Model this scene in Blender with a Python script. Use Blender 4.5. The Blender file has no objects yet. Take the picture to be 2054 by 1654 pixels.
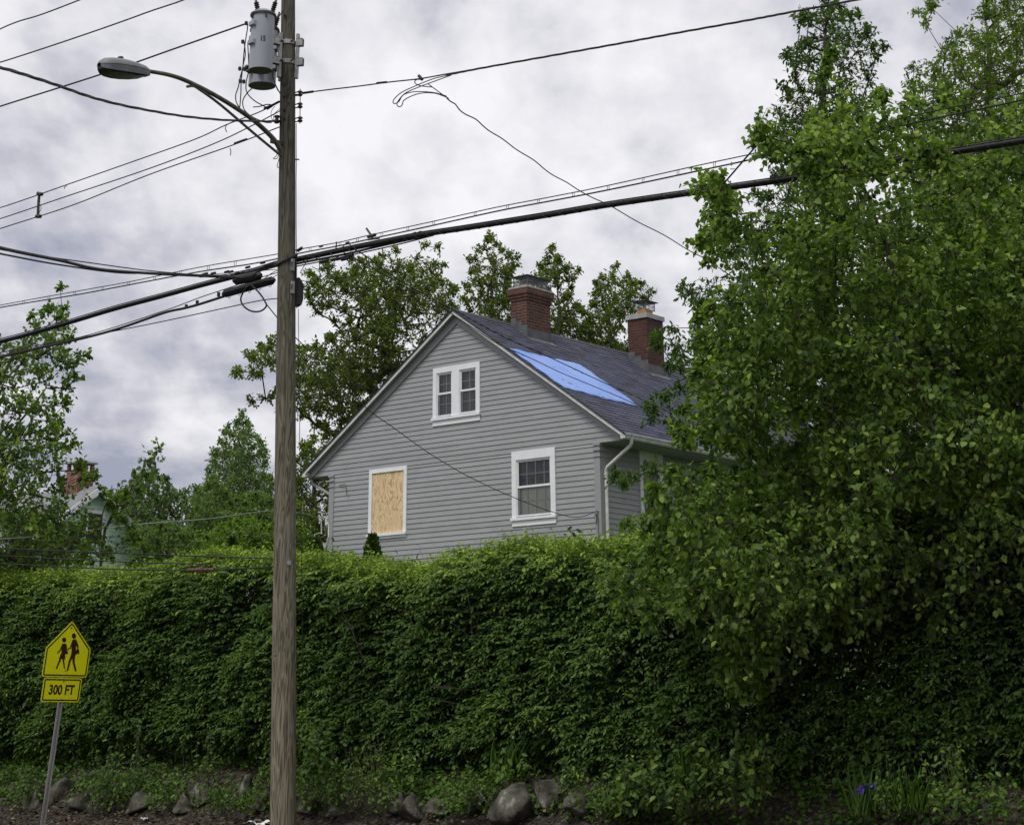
import bpy, bmesh, math, random
import numpy as np
from mathutils import Vector, Matrix
R = math.radians
sc = bpy.context.scene
col = sc.collection

# ------------------------------------------------------------------ camera
F, PX, PY, CZ = 3613.0, 950.0, -140.0, 1.55
TH = math.atan2(1620.0, F)
cam = bpy.data.cameras.new('camera'); camo = bpy.data.objects.new('camera', cam); col.objects.link(camo)
camo.location = (0, 0, CZ); camo.rotation_euler = (math.pi / 2 + TH, 0, 0)
cam.sensor_width = 36; cam.lens = F / 2054 * 36
cam.shift_x = (1027 - PX) / 2054; cam.shift_y = -(827 - PY) / 2054
cam.clip_end = 3000
sc.camera = camo

# ------------------------------------------------------------------ sky
SUN_EL, SUN_AZ = 58.0, 215.0        # azimuth clockwise from +Y
w = bpy.data.worlds.new("World"); sc.world = w; w.use_nodes = True
nt = w.node_tree; nt.nodes.clear()
def N(nt, t, **k):
    n = nt.nodes.new(t)
    for a, b in k.items(): setattr(n, a, b)
    return n
def L(nt, a, b): nt.links.new(a, b)
out = N(nt, 'ShaderNodeOutputWorld'); bg = N(nt, 'ShaderNodeBackground'); bg.inputs[1].default_value = 0.1
sky = N(nt, 'ShaderNodeTexSky', sky_type='NISHITA', sun_disc=False)
sky.sun_elevation = R(SUN_EL); sky.sun_rotation = R(SUN_AZ); sky.dust_density = 3
tc = N(nt, 'ShaderNodeTexCoord'); sep = N(nt, 'ShaderNodeSeparateXYZ'); L(nt, tc.outputs['Generated'], sep.inputs[0])
addz = N(nt, 'ShaderNodeMath', operation='ADD'); addz.inputs[1].default_value = 0.30; L(nt, sep.outputs[2], addz.inputs[0])
mxz = N(nt, 'ShaderNodeMath', operation='MAXIMUM'); mxz.inputs[1].default_value = 0.1; L(nt, addz.outputs[0], mxz.inputs[0])
dx = N(nt, 'ShaderNodeMath', operation='DIVIDE'); L(nt, sep.outputs[0], dx.inputs[0]); L(nt, mxz.outputs[0], dx.inputs[1])
dy = N(nt, 'ShaderNodeMath', operation='DIVIDE'); L(nt, sep.outputs[1], dy.inputs[0]); L(nt, mxz.outputs[0], dy.inputs[1])
dx2 = N(nt, 'ShaderNodeMath', operation='MULTIPLY'); dx2.inputs[1].default_value = 1.7; L(nt, dx.outputs[0], dx2.inputs[0])
cmb = N(nt, 'ShaderNodeCombineXYZ'); L(nt, dx2.outputs[0], cmb.inputs[0]); L(nt, dy.outputs[0], cmb.inputs[1])
n1 = N(nt, 'ShaderNodeTexNoise'); n1.inputs['Scale'].default_value = 6.2; n1.inputs['Detail'].default_value = 10; n1.inputs['Roughness'].default_value = .57; n1.inputs['Distortion'].default_value = .1
L(nt, cmb.outputs[0], n1.inputs['Vector'])
off = N(nt, 'ShaderNodeVectorMath', operation='ADD'); off.inputs[1].default_value = (3.1, 1.7, 0.4); L(nt, cmb.outputs[0], off.inputs[0])
n2 = N(nt, 'ShaderNodeTexNoise'); n2.inputs['Scale'].default_value = 1.9; n2.inputs['Detail'].default_value = 4; n2.inputs['Roughness'].default_value = .5
L(nt, off.outputs[0], n2.inputs['Vector'])
mixn = N(nt, 'ShaderNodeMath', operation='MULTIPLY_ADD'); mixn.inputs[1].default_value = .55
h2 = N(nt, 'ShaderNodeMath', operation='MULTIPLY'); h2.inputs[1].default_value = .45; L(nt, n2.outputs[0], h2.inputs[0])
L(nt, n1.outputs[0], mixn.inputs[0]); L(nt, h2.outputs[0], mixn.inputs[2])
cr = N(nt, 'ShaderNodeValToRGB')
cr.color_ramp.elements[0].position = .30; cr.color_ramp.elements[0].color = (.29, .305, .385, 1)
cr.color_ramp.elements[1].position = .62; cr.color_ramp.elements[1].color = (.80, .79, .82, 1)
e = cr.color_ramp.elements.new(.42); e.color = (.49, .49, .545, 1)
e = cr.color_ramp.elements.new(.50); e.color = (.65, .645, .68, 1)
mz = N(nt, 'ShaderNodeMapRange', interpolation_type='SMOOTHSTEP'); mz.inputs[1].default_value = .12; mz.inputs[2].default_value = .27; mz.inputs[3].default_value = -.115; mz.inputs[4].default_value = .02; L(nt, sep.outputs[2], mz.inputs[0])
fz = N(nt, 'ShaderNodeMath', operation='ADD'); cb3 = N(nt, 'ShaderNodeCombineXYZ'); z3 = N(nt, 'ShaderNodeMath', operation='MULTIPLY'); z3.inputs[1].default_value = 22; L(nt, sep.outputs[2], z3.inputs[0]); x3 = N(nt, 'ShaderNodeMath', operation='MULTIPLY'); x3.inputs[1].default_value = 2.2; L(nt, sep.outputs[0], x3.inputs[0]); L(nt, x3.outputs[0], cb3.inputs[0]); L(nt, z3.outputs[0], cb3.inputs[1])
n3 = N(nt, 'ShaderNodeTexNoise'); n3.inputs['Scale'].default_value = 1.1; n3.inputs['Detail'].default_value = 4; L(nt, cb3.outputs[0], n3.inputs['Vector'])
lowm = N(nt, 'ShaderNodeMapRange', interpolation_type='SMOOTHSTEP'); lowm.inputs[1].default_value = .16; lowm.inputs[2].default_value = .30; lowm.inputs[3].default_value = .55; lowm.inputs[4].default_value = 0; L(nt, sep.outputs[2], lowm.inputs[0])
b3 = N(nt, 'ShaderNodeMath', operation='SUBTRACT'); L(nt, n3.outputs[0], b3.inputs[0]); b3.inputs[1].default_value = .5; b4 = N(nt, 'ShaderNodeMath', operation='MULTIPLY'); L(nt, b3.outputs[0], b4.inputs[0]); L(nt, lowm.outputs[0], b4.inputs[1])
b5 = N(nt, 'ShaderNodeMath', operation='ADD'); L(nt, b4.outputs[0], b5.inputs[0]); L(nt, mz.outputs[0], b5.inputs[1]); L(nt, mixn.outputs[0], fz.inputs[0]); L(nt, b5.outputs[0], fz.inputs[1]); L(nt, fz.outputs[0], cr.inputs[0])
scl = N(nt, 'ShaderNodeVectorMath', operation='SCALE'); scl.inputs['Scale'].default_value = 10.0; L(nt, cr.outputs[0], scl.inputs[0])
mx = N(nt, 'ShaderNodeMixRGB'); mx.inputs[0].default_value = .94
L(nt, sky.outputs[0], mx.inputs[1]); L(nt, scl.outputs[0], mx.inputs[2]); L(nt, mx.outputs[0], bg.inputs[0]); L(nt, bg.outputs[0], out.inputs[0])

# ------------------------------------------------------------------ sun (veiled by the overcast)
sl = bpy.data.lights.new('sun', 'SUN'); so = bpy.data.objects.new('sun', sl); col.objects.link(so)
sl.energy = 1.5; sl.angle = R(14); sl.color = (1, .965, .91)
el, az = R(SUN_EL), R(SUN_AZ)
sd = Vector((math.sin(az) * math.cos(el), math.cos(az) * math.cos(el), math.sin(el)))
so.rotation_euler = (-sd).to_track_quat('-Z', 'Y').to_euler(); so.location = (0, 0, 60)
sc.view_settings.view_transform = 'Standard'; sc.view_settings.look = 'None'; sc.view_settings.exposure = 0.29; sc.view_settings.gamma = 1
sc.cycles.max_bounces = 6; sc.cycles.diffuse_bounces = 3; sc.cycles.transparent_max_bounces = 8; sc.cycles.transmission_bounces = 4

# ------------------------------------------------------------------ surveying helpers (all give true 3-D points)
s_, c_ = math.sin(TH), math.cos(TH)
def ray(px, py): return np.array([px - PX, (py - PY) * s_ + F * c_, -(py - PY) * c_ + F * s_])
O = np.array([0, 0, CZ])
def at(px, py, Y): r = ray(px, py); return r * (Y / r[1]) + O
A = np.array([-4640., 3960., 0.]); A /= np.linalg.norm(A)     # along the street, to the far left
NN = np.array([3380., 3960., 0.]); NN /= np.linalg.norm(NN)   # away from the street
def onplane(px, py, P, n): r = ray(px, py); return r * (np.dot(np.asarray(P) - O, n) / np.dot(r, n)) + O
POLE = at(570, 1500, 22.0); VP_ = float(np.dot(NN, POLE))
def street(px, py, dv=0.0): return onplane(px, py, NN * (VP_ + dv), NN)
def sv(s, v, z): return A * s + NN * v + np.array([0, 0, z])
def ground_z(v):
    xs = [-60, 11.9, 12.0, 12.15, 15.4, 16.25, 16.75, 17.1, 18.4, 22, 30, 36, 60, 120, 700]
    zs = [0, 0, .13, .14, .44, .68, 1.0, 1.2, 1.45, 2.4, 4.35, 4.6, 4.8, 5.0, 6.0]
    return float(np.interp(v, xs, zs))

# ------------------------------------------------------------------ objects
def tag(o, label=None, cat=None, group=None, kind=None):
    if label: o['label'] = label
    if cat: o['category'] = cat
    if group: o['group'] = group
    if kind: o['kind'] = kind
    return o
def thing(name, loc, label, cat, group=None):
    o = bpy.data.objects.new(name, None); col.objects.link(o); o.location = tuple(float(v) for v in loc); o.empty_display_size = .2
    return tag(o, label, cat, group)
def attach(o, parent):
    if parent is not None:
        o.parent = parent
        if parent.type == 'EMPTY': o.matrix_parent_inverse = Matrix.Translation(-Vector(parent.location))
    return o
def mesh_obj(name, verts, faces, mat, parent=None, smooth=False, tone=None, uvs=None):
    me = bpy.data.meshes.new(name)
    verts = np.asarray(verts, dtype=np.float32)
    if isinstance(faces, np.ndarray):
        n, k = faces.shape
        me.vertices.add(len(verts)); me.vertices.foreach_set('co', verts.ravel())
        me.loops.add(n * k); me.loops.foreach_set('vertex_index', faces.astype(np.int32).ravel())
        me.polygons.add(n); me.polygons.foreach_set('loop_start', np.arange(0, n * k, k, dtype=np.int32))
        me.update(calc_edges=True)
    else:
        me.from_pydata([tuple(map(float, v)) for v in verts], [], faces); me.update()
    if tone is not None:
        at_ = me.attributes.new('tone', 'FLOAT', 'POINT'); at_.data.foreach_set('value', np.asarray(tone, dtype=np.float32))
    if uvs is not None:
        uv = me.uv_layers.new(name='UVMap'); uv.data.foreach_set('uv', np.asarray(uvs, dtype=np.float32).ravel())
    if smooth: me.polygons.foreach_set('use_smooth', np.ones(len(me.polygons), dtype=bool))
    me.materials.append(mat)
    o = bpy.data.objects.new(name, me); col.objects.link(o)
    return attach(o, parent)

class MB:
    def __init__(s): s.v = []; s.f = []; s.uv = []
    def quad(s, *p, uv=None):
        b = len(s.v); s.v += [np.asarray(q, float) for q in p]; s.f.append(list(range(b, b + len(p))))
        s.uv += uv if uv else [(0, 0)] * len(p)
        return s
    def box(s, o, x, y, z):
        """box from corner o along vectors x, y, z, with metre UVs"""
        o, x, y, z = [np.asarray(q, float) for q in (o, x, y, z)]
        lx, ly, lz = [np.linalg.norm(q) for q in (x, y, z)]
        if np.dot(np.cross(x, y), z) < 0: o = o + x; x = -x
        def fc(p, a, b, la, lb, u0=0, v0=0):
            s.quad(p, p + a, p + a + b, p + b, uv=[(u0, v0), (u0 + la, v0), (u0 + la, v0 + lb), (u0, v0 + lb)])
        fc(o, y, x, ly, lx); fc(o + z, x, y, lx, ly)
        fc(o, x, z, lx, lz); fc(o + y + x, -x, z, lx, lz, .1)
        fc(o + x, y, z, ly, lz, .055, 0); fc(o + y, -y, z, ly, lz, .17, 0)
        return s
    def prism(s, poly, d):
        """extrude polygon (3-D points) by vector d"""
        poly = [np.asarray(p, float) for p in poly]; d = np.asarray(d, float); n = len(poly); b = len(s.v)
        s.v += poly + [p + d for p in poly]
        nrm = np.zeros(3)
        for i in range(n): nrm += np.cross(poly[i] - poly[0], poly[(i + 1) % n] - poly[0])
        flip = np.dot(nrm, d) > 0
        lo, hi = list(range(b, b + n)), list(range(b + n, b + 2 * n))
        fs = [lo[::-1] if flip else lo, hi if flip else hi[::-1]]
        for i in range(n):
            j = (i + 1) % n
            q = [lo[i], lo[j], hi[j], hi[i]]; fs.append(q if flip else q[::-1])
        for f in fs: s.f.append(f); s.uv += [(0, 0)] * len(f)
        return s
    def tube(s, pts, r, k=8, cap=True):
        pts = [np.asarray(p, float) for p in pts]; n = len(pts); rs = r if hasattr(r, '__len__') else [r] * n
        t = [pts[min(i + 1, n - 1)] - pts[max(i - 1, 0)] for i in range(n)]
        t = [q / (np.linalg.norm(q) + 1e-9) for q in t]
        up = np.array([0, 0, 1.]) if abs(t[0][2]) < .9 else np.array([1., 0, 0])
        x = np.cross(t[0], up); x /= np.linalg.norm(x); b = len(s.v)
        for i in range(n):
            x = x - t[i] * np.dot(x, t[i]); x /= np.linalg.norm(x); y = np.cross(t[i], x)
            for j in range(k):
                a = 2 * math.pi * j / k; s.v.append(pts[i] + rs[i] * (math.cos(a) * x + math.sin(a) * y))
        for i in range(n - 1):
            for j in range(k):
                q = [b + i * k + j, b + i * k + (j + 1) % k, b + (i + 1) * k + (j + 1) % k, b + (i + 1) * k + j]
                s.f.append(q); s.uv += [(0, 0)] * 4
        if cap:
            s.f.append([b + j for j in range(k)][::-1]); s.f.append([b + (n - 1) * k + j for j in range(k)]); s.uv += [(0, 0)] * 2 * k
        return s
    def lathe(s, base, axis, prof, k=20):
        """prof: list of (distance along axis, radius)"""
        axis = np.asarray(axis, float); axis /= np.linalg.norm(axis)
        up = np.array([1., 0, 0]) if abs(axis[0]) < .9 else np.array([0, 1., 0])
        x = np.cross(axis, up); x /= np.linalg.norm(x); y = np.cross(axis, x); b = len(s.v)
        for (h, r) in prof:
            for j in range(k):
                a = 2 * math.pi * j / k; s.v.append(np.asarray(base) + axis * h + r * (math.cos(a) * x + math.sin(a) * y))
        for i in range(len(prof) - 1):
            for j in range(k):
                s.f.append([b + i * k + j, b + i * k + (j + 1) % k, b + (i + 1) * k + (j + 1) % k, b + (i + 1) * k + j]); s.uv += [(0, 0)] * 4
        n = len(prof) - 1
        s.f.append([b + j for j in range(k)][::-1]); s.f.append([b + n * k + j for j in range(k)]); s.uv += [(0, 0)] * 2 * k
        return s
    def build(s, name, mat, parent=None, smooth=False, bevel=0):
        o = mesh_obj(name, np.array(s.v), s.f, mat, parent, smooth)
        uv = o.data.uv_layers.new(name='UVMap'); uv.data.foreach_set('uv', np.array(s.uv, dtype=np.float32).ravel())
        if smooth:
            o.data.set_sharp_from_angle(angle=R(40))
        if bevel:
            m = o.modifiers.new('bevel', 'BEVEL'); m.width = bevel; m.segments = 2; m.limit_method = 'ANGLE'; m.angle_limit = R(50)
        return o

# ------------------------------------------------------------------ materials
def mat_base(name):
    m = bpy.data.materials.new(name); m.use_nodes = True; nt = m.node_tree
    return m, nt, nt.nodes['Principled BSDF']
def ramp(nt, stops):
    c = N(nt, 'ShaderNodeValToRGB'); el = c.color_ramp.elements
    el[0].position, el[0].color = stops[0][0], (*stops[0][1], 1); el[1].position, el[1].color = stops[-1][0], (*stops[-1][1], 1)
    for p, q in stops[1:-1]: x = el.new(p); x.color = (*q, 1)
    return c
def mapping(nt, scale=(1, 1, 1), kind='Object', rot=(0, 0, 0)):
    t = N(nt, 'ShaderNodeTexCoord'); m = N(nt, 'ShaderNodeMapping'); m.inputs['Scale'].default_value = scale; m.inputs['Rotation'].default_value = rot
    L(nt, t.outputs[kind], m.inputs[0]); return m
def noisy(name, stops, scale=4, detail=6, rough=.7, stretch=(1, 1, 1), bump=.0, bscale=None, spec=.3, metal=0, distort=0, kind='Object', rot=(0, 0, 0)):
    m, nt, p = mat_base(name); mp = mapping(nt, stretch, kind, rot)
    n = N(nt, 'ShaderNodeTexNoise'); n.inputs['Scale'].default_value = scale; n.inputs['Detail'].default_value = detail; n.inputs['Distortion'].default_value = distort
    L(nt, mp.outputs[0], n.inputs['Vector']); c = ramp(nt, stops); L(nt, n.outputs[0], c.inputs[0]); L(nt, c.outputs[0], p.inputs['Base Color'])
    p.inputs['Roughness'].default_value = rough; p.inputs['Specular IOR Level'].default_value = spec; p.inputs['Metallic'].default_value = metal
    if bump:
        b = N(nt, 'ShaderNodeBump'); b.inputs['Strength'].default_value = bump; b.inputs['Distance'].default_value = .02
        if bscale:
            n2 = N(nt, 'ShaderNodeTexNoise'); n2.inputs['Scale'].default_value = bscale; n2.inputs['Detail'].default_value = 5; L(nt, mp.outputs[0], n2.inputs['Vector']); L(nt, n2.outputs[0], b.inputs['Height'])
        else: L(nt, n.outputs[0], b.inputs['Height'])
        L(nt, b.outputs[0], p.inputs['Normal'])
    return m
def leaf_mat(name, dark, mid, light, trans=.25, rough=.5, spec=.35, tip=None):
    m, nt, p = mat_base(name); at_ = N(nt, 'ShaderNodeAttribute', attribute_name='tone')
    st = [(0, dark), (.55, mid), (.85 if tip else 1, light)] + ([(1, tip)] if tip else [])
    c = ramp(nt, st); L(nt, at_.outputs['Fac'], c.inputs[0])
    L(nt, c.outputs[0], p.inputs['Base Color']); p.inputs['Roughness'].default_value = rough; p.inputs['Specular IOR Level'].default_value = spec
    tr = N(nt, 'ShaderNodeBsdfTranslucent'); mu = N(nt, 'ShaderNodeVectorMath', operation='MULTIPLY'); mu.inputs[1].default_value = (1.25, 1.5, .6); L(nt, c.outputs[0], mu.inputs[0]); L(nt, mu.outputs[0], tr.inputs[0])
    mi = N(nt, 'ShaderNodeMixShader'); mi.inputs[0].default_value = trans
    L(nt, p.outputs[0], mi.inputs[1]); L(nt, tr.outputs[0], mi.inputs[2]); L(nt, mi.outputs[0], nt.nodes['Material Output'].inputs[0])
    return m

def siding_mat(name, base, var=.05):
    m = siding_mat0(name, base, var); nt = m.node_tree; p = nt.nodes['Principled BSDF']; lk = p.inputs['Base Color'].links[0]; src = lk.from_socket
    t = N(nt, 'ShaderNodeTexCoord')
    def dot(v): d = N(nt, 'ShaderNodeVectorMath', operation='DOT_PRODUCT'); d.inputs[1].default_value = tuple(v); L(nt, t.outputs['Object'], d.inputs[0]); return d.outputs['Value']
    def mth(op, a, b=None):
        q = N(nt, 'ShaderNodeMath', operation=op)
        for i, x in enumerate((a, b)):
            if x is None: continue
            if isinstance(x, (int, float)): q.inputs[i].default_value = x
            else: L(nt, x, q.inputs[i])
        return q.outputs[0]
    row = mth('FLOOR', mth('DIVIDE', mth('SUBTRACT', dot((0, 0, 1)), 4.9), .1035)); wn = N(nt, 'ShaderNodeTexWhiteNoise', noise_dimensions='1D'); L(nt, row, wn.inputs['W'])
    al = mth('ADD', mth('DIVIDE', dot(A + NN), 2.6), mth('MULTIPLY', wn.outputs['Value'], 7.3)); cell = mth('FLOOR', al); cb = N(nt, 'ShaderNodeCombineXYZ'); L(nt, row, cb.inputs[0]); L(nt, cell, cb.inputs[1])
    w2 = N(nt, 'ShaderNodeTexWhiteNoise', noise_dimensions='2D'); L(nt, cb.outputs[0], w2.inputs['Vector'])
    f = mth('ADD', mth('MULTIPLY', w2.outputs['Value'], .11), .945); jn = mth('LESS_THAN', mth('FRACT', al), .0022); f2 = mth('SUBTRACT', f, mth('MULTIPLY', jn, .4))
    sc2 = N(nt, 'ShaderNodeVectorMath', operation='SCALE'); L(nt, src, sc2.inputs[0]); L(nt, f2, sc2.inputs['Scale']); L(nt, sc2.outputs[0], p.inputs['Base Color']); return m
def siding_mat0(name, base, var=.05):
    d = [tuple(x * (1 - var * 1.6) for x in base), base, tuple(x * (1 + var) for x in base)]
    return noisy(name, [(.3, d[0]), (.5, d[1]), (.75, d[2])], scale=2.2, detail=8, rough=.55, stretch=(1, 1, 3), bump=.12, bscale=40, spec=.3)
M = {}
M['siding'] = siding_mat('grey painted clapboard', (.312, .320, .326))
M['trimgrey'] = siding_mat0('grey painted trim', (.298, .304, .314), .03)
M['white'] = noisy('white painted wood', [(.3, (.74, .75, .77)), (.7, (.82, .83, .85))], scale=5, rough=.5, bump=.05, bscale=60)
M['whitedirty'] = noisy('weathered white aluminium', [(.3, (.52, .52, .49)), (.6, (.70, .71, .69))], scale=7, rough=.45)
M['mint'] = siding_mat('pale mint clapboard', (.55, .72, .60))
M['soffit'] = noisy('soffit grey paint', [(.3, (.27, .28, .28)), (.7, (.33, .34, .34))], scale=3, rough=.6)
M['wire'] = noisy('black cable jacket', [(.3, (.012, .012, .013)), (.7, (.03, .03, .032))], scale=20, rough=.6)
M['blackplastic'] = noisy('black closure plastic', [(.3, (.010, .010, .011)), (.7, (.028, .028, .03))], scale=9, rough=.5)
M['steel'] = noisy('galvanised steel', [(.3, (.24, .24, .235)), (.7, (.38, .38, .37))], scale=14, rough=.5, metal=.55)
M['darksteel'] = noisy('weathered iron', [(.3, (.03, .028, .025)), (.7, (.09, .085, .075))], scale=14, rough=.6, metal=.3)
M['armsteel'] = noisy('weathered lamp arm', [(.3, (.07, .065, .05)), (.7, (.15, .14, .11))], scale=9, rough=.6, metal=.2)
M['xfgrey'] = noisy('transformer grey paint', [(.3, (.27, .29, .32)), (.7, (.35, .37, .41))], scale=3, rough=.42, stretch=(1, 1, .3))
M['xfbottom'] = noisy('darker tank underside', [(.3, (.10, .11, .09)), (.7, (.16, .17, .14))], scale=5, rough=.6)  # underside coloured darker than the tank sides
M['lampgrey'] = noisy('lamp housing grey', [(.3, (.16, .165, .175)), (.7, (.23, .235, .245))], scale=6, rough=.5)
M['lens'] = noisy('dark lamp lens', [(.3, (.012, .012, .010)), (.7, (.035, .035, .028))], scale=10, rough=.35, spec=.5)  # near-black colour for the lens under the lamp head
M['brown'] = noisy('brown porcelain', [(.3, (.018, .014, .012)), (.7, (.04, .03, .026))], scale=9, rough=.3, spec=.5)
M['post'] = noisy('galvanised post', [(.3, (.33, .31, .295)), (.6, (.50, .48, .47))], scale=5, rough=.5, stretch=(1, 1, .2), metal=.4)
M['signyellow'] = noisy('fluorescent yellow sheeting', [(.3, (.82, .83, .003)), (.7, (.88, .88, .004))], scale=3, rough=.45)
M['signback'] = noisy('aluminium sign back', [(.3, (.4, .4, .4)), (.7, (.5, .5, .5))], scale=3, rough=.4, metal=.6)
M['signink'] = noisy('dark sign ink', [(.3, (.035, .014, .004)), (.7, (.05, .02, .006))], scale=3, rough=.5)
M['signblack'] = noisy('black sign border', [(.3, (.015, .015, .008)), (.7, (.025, .025, .012))], scale=3, rough=.5)
M['flashing'] = noisy('lead flashing', [(.3, (.075, .078, .085)), (.7, (.13, .135, .145))], scale=5, rough=.6)
M['ridge'] = noisy('ridge shingle', [(.3, (.03, .03, .037)), (.7, (.06, .06, .075))], scale=12, rough=.8)
M['concrete'] = noisy('concrete crown', [(.3, (.26, .26, .26)), (.7, (.42, .42, .42))], scale=8, rough=.85, bump=.3)
M['terracotta'] = noisy('terracotta flue', [(.3, (.42, .20, .08)), (.7, (.55, .30, .14))], scale=6, rough=.8)
M['room'] = noisy('dark room interior', [(.3, (.03, .03, .035)), (.7, (.05, .05, .055))], scale=1, rough=.9)
M['bark'] = noisy('grey brown bark', [(.3, (.045, .038, .03)), (.7, (.12, .105, .085))], scale=6, rough=.9, stretch=(4, 4, .7), bump=.5)
M['barkdark'] = noisy('dark bark', [(.3, (.03, .026, .02)), (.7, (.075, .065, .052))], scale=6, rough=.9, stretch=(4, 4, .7), bump=.5)
M['stone'] = noisy('grey field stone', [(.30, (.022, .026, .016)), (.45, (.060, .058, .042)), (.60, (.11, .105, .085)), (.68, (.24, .23, .20))], scale=7, detail=12, rough=.95, bump=1.0, bscale=22)
M['litterpaper'] = noisy('crumpled pale paper', [(.3, (.62, .62, .62)), (.7, (.8, .8, .8))], scale=9, rough=.8)
M['asphalt'] = noisy('asphalt', [(.3, (.04, .04, .042)), (.7, (.07, .07, .072))], scale=60, rough=.9, bump=.3)
M['curb'] = noisy('granite kerb', [(.3, (.25, .25, .24)), (.7, (.4, .4, .39))], scale=40, rough=.85)
M['purple'] = noisy('purple petal', [(.3, (.08, .04, .35)), (.7, (.14, .08, .5))], scale=20, rough=.5)
M['foundation'] = noisy('parged foundation', [(.3, (.4, .4, .38)), (.7, (.55, .55, .53))], scale=6, rough=.9)
M['rust'] = noisy('rusty strain insulator', [(.3, (.06, .03, .02)), (.7, (.16, .09, .06))], scale=20, rough=.8)
M['porcelain'] = noisy('pale porcelain', [(.3, (.5, .5, .5)), (.7, (.75, .75, .75))], scale=9, rough=.4)

def glass(name, tint=(.90, .92, .92)):
    m, nt, p = mat_base(name); tr = N(nt, 'ShaderNodeBsdfTransparent'); tr.inputs[0].default_value = (*tint, 1)
    gl = N(nt, 'ShaderNodeBsdfGlossy'); gl.inputs['Roughness'].default_value = .02; fr = N(nt, 'ShaderNodeFresnel'); fr.inputs[0].default_value = 1.5
    mi = N(nt, 'ShaderNodeMixShader'); ad = N(nt, 'ShaderNodeMath', operation='ADD'); ad.inputs[1].default_value = .015; L(nt, fr.outputs[0], ad.inputs[0]); L(nt, ad.outputs[0], mi.inputs[0])
    L(nt, tr.outputs[0], mi.inputs[1]); L(nt, gl.outputs[0], mi.inputs[2]); L(nt, mi.outputs[0], nt.nodes['Material Output'].inputs[0]); return m
M['glass'] = glass('window glass')
def pole_wood():
    m, nt, p = mat_base('weathered pole wood')
    mp = mapping(nt, (9, 9, .55)); n = N(nt, 'ShaderNodeTexNoise'); n.inputs['Scale'].default_value = 1.6; n.inputs['Detail'].default_value = 3; n.inputs['Distortion'].default_value = .8; L(nt, mp.outputs[0], n.inputs['Vector'])
    mu = N(nt, 'ShaderNodeMath', operation='MULTIPLY'); mu.inputs[1].default_value = 17; L(nt, n.outputs[0], mu.inputs[0])
    fr = N(nt, 'ShaderNodeMath', operation='PINGPONG'); fr.inputs[1].default_value = 1; L(nt, mu.outputs[0], fr.inputs[0])
    mp2 = mapping(nt, (60, 60, 1.6)); n2 = N(nt, 'ShaderNodeTexNoise'); n2.inputs['Scale'].default_value = 1.2; n2.inputs['Detail'].default_value = 6; L(nt, mp2.outputs[0], n2.inputs['Vector'])
    a = N(nt, 'ShaderNodeMath', operation='MULTIPLY_ADD'); a.inputs[1].default_value = .42; L(nt, fr.outputs[0], a.inputs[0])
    b = N(nt, 'ShaderNodeMath', operation='MULTIPLY'); b.inputs[1].default_value = .60; L(nt, n2.outputs[0], b.inputs[0]); L(nt, b.outputs[0], a.inputs[2])
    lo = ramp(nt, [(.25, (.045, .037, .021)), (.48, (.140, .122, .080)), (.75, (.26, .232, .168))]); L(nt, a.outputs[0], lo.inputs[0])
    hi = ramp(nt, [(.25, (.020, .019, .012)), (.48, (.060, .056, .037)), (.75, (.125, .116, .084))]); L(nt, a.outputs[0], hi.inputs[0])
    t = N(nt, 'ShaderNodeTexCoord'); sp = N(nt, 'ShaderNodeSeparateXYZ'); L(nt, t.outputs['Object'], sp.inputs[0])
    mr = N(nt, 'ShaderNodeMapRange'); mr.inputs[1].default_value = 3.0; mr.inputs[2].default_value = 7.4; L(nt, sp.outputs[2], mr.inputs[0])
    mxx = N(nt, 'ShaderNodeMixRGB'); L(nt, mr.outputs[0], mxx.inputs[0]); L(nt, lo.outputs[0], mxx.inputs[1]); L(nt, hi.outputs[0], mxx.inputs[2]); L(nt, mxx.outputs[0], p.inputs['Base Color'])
    bp = N(nt, 'ShaderNodeBump'); bp.inputs['Strength'].default_value = .5; bp.inputs['Distance'].default_value = .01; L(nt, a.outputs[0], bp.inputs['Height']); L(nt, bp.outputs[0], p.inputs['Normal'])
    p.inputs['Roughness'].default_value = .85; return m
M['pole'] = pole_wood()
def brick_mat(name, c1, c2, mortar, worn=.35):
    m, nt, p = mat_base(name); mp = mapping(nt, (1, 1, 1), 'UV')
    b = N(nt, 'ShaderNodeTexBrick'); b.inputs['Scale'].default_value = 1; b.inputs['Brick Width'].default_value = .205; b.inputs['Row Height'].default_value = .068
    b.inputs['Mortar Size'].default_value = .0055; b.inputs['Color1'].default_value = (*c1, 1); b.inputs['Color2'].default_value = (*c2, 1); b.inputs['Mortar'].default_value = (*mortar, 1); b.inputs['Mortar Smooth'].default_value = .2; b.inputs['Bias'].default_value = .1
    L(nt, mp.outputs[0], b.inputs[0])
    n = N(nt, 'ShaderNodeTexNoise'); n.inputs['Scale'].default_value = 3; n.inputs['Detail'].default_value = 5; L(nt, mp.outputs[0], n.inputs['Vector'])
    c = ramp(nt, [(.35, (.72, .72, .72)), (.65, (1.1, 1.1, 1.1))]); L(nt, n.outputs[0], c.inputs[0])
    mu = N(nt, 'ShaderNodeMixRGB', blend_type='MULTIPLY'); mu.inputs[0].default_value = 1; L(nt, b.outputs[0], mu.inputs[1]); L(nt, c.outputs[0], mu.inputs[2])
    L(nt, mu.outputs[0], p.inputs['Base Color']); bp = N(nt, 'ShaderNodeBump'); bp.inputs['Strength'].default_value = .6; bp.inputs['Distance'].default_value = .008; bp.invert = True
    L(nt, b.outputs['Fac'], bp.inputs['Height']); L(nt, bp.outputs[0], p.inputs['Normal']); p.inputs['Roughness'].default_value = .85; return m
M['brick'] = brick_mat('red brick', (.115, .044, .027), (.062, .024, .016), (.20, .145, .115))
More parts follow.
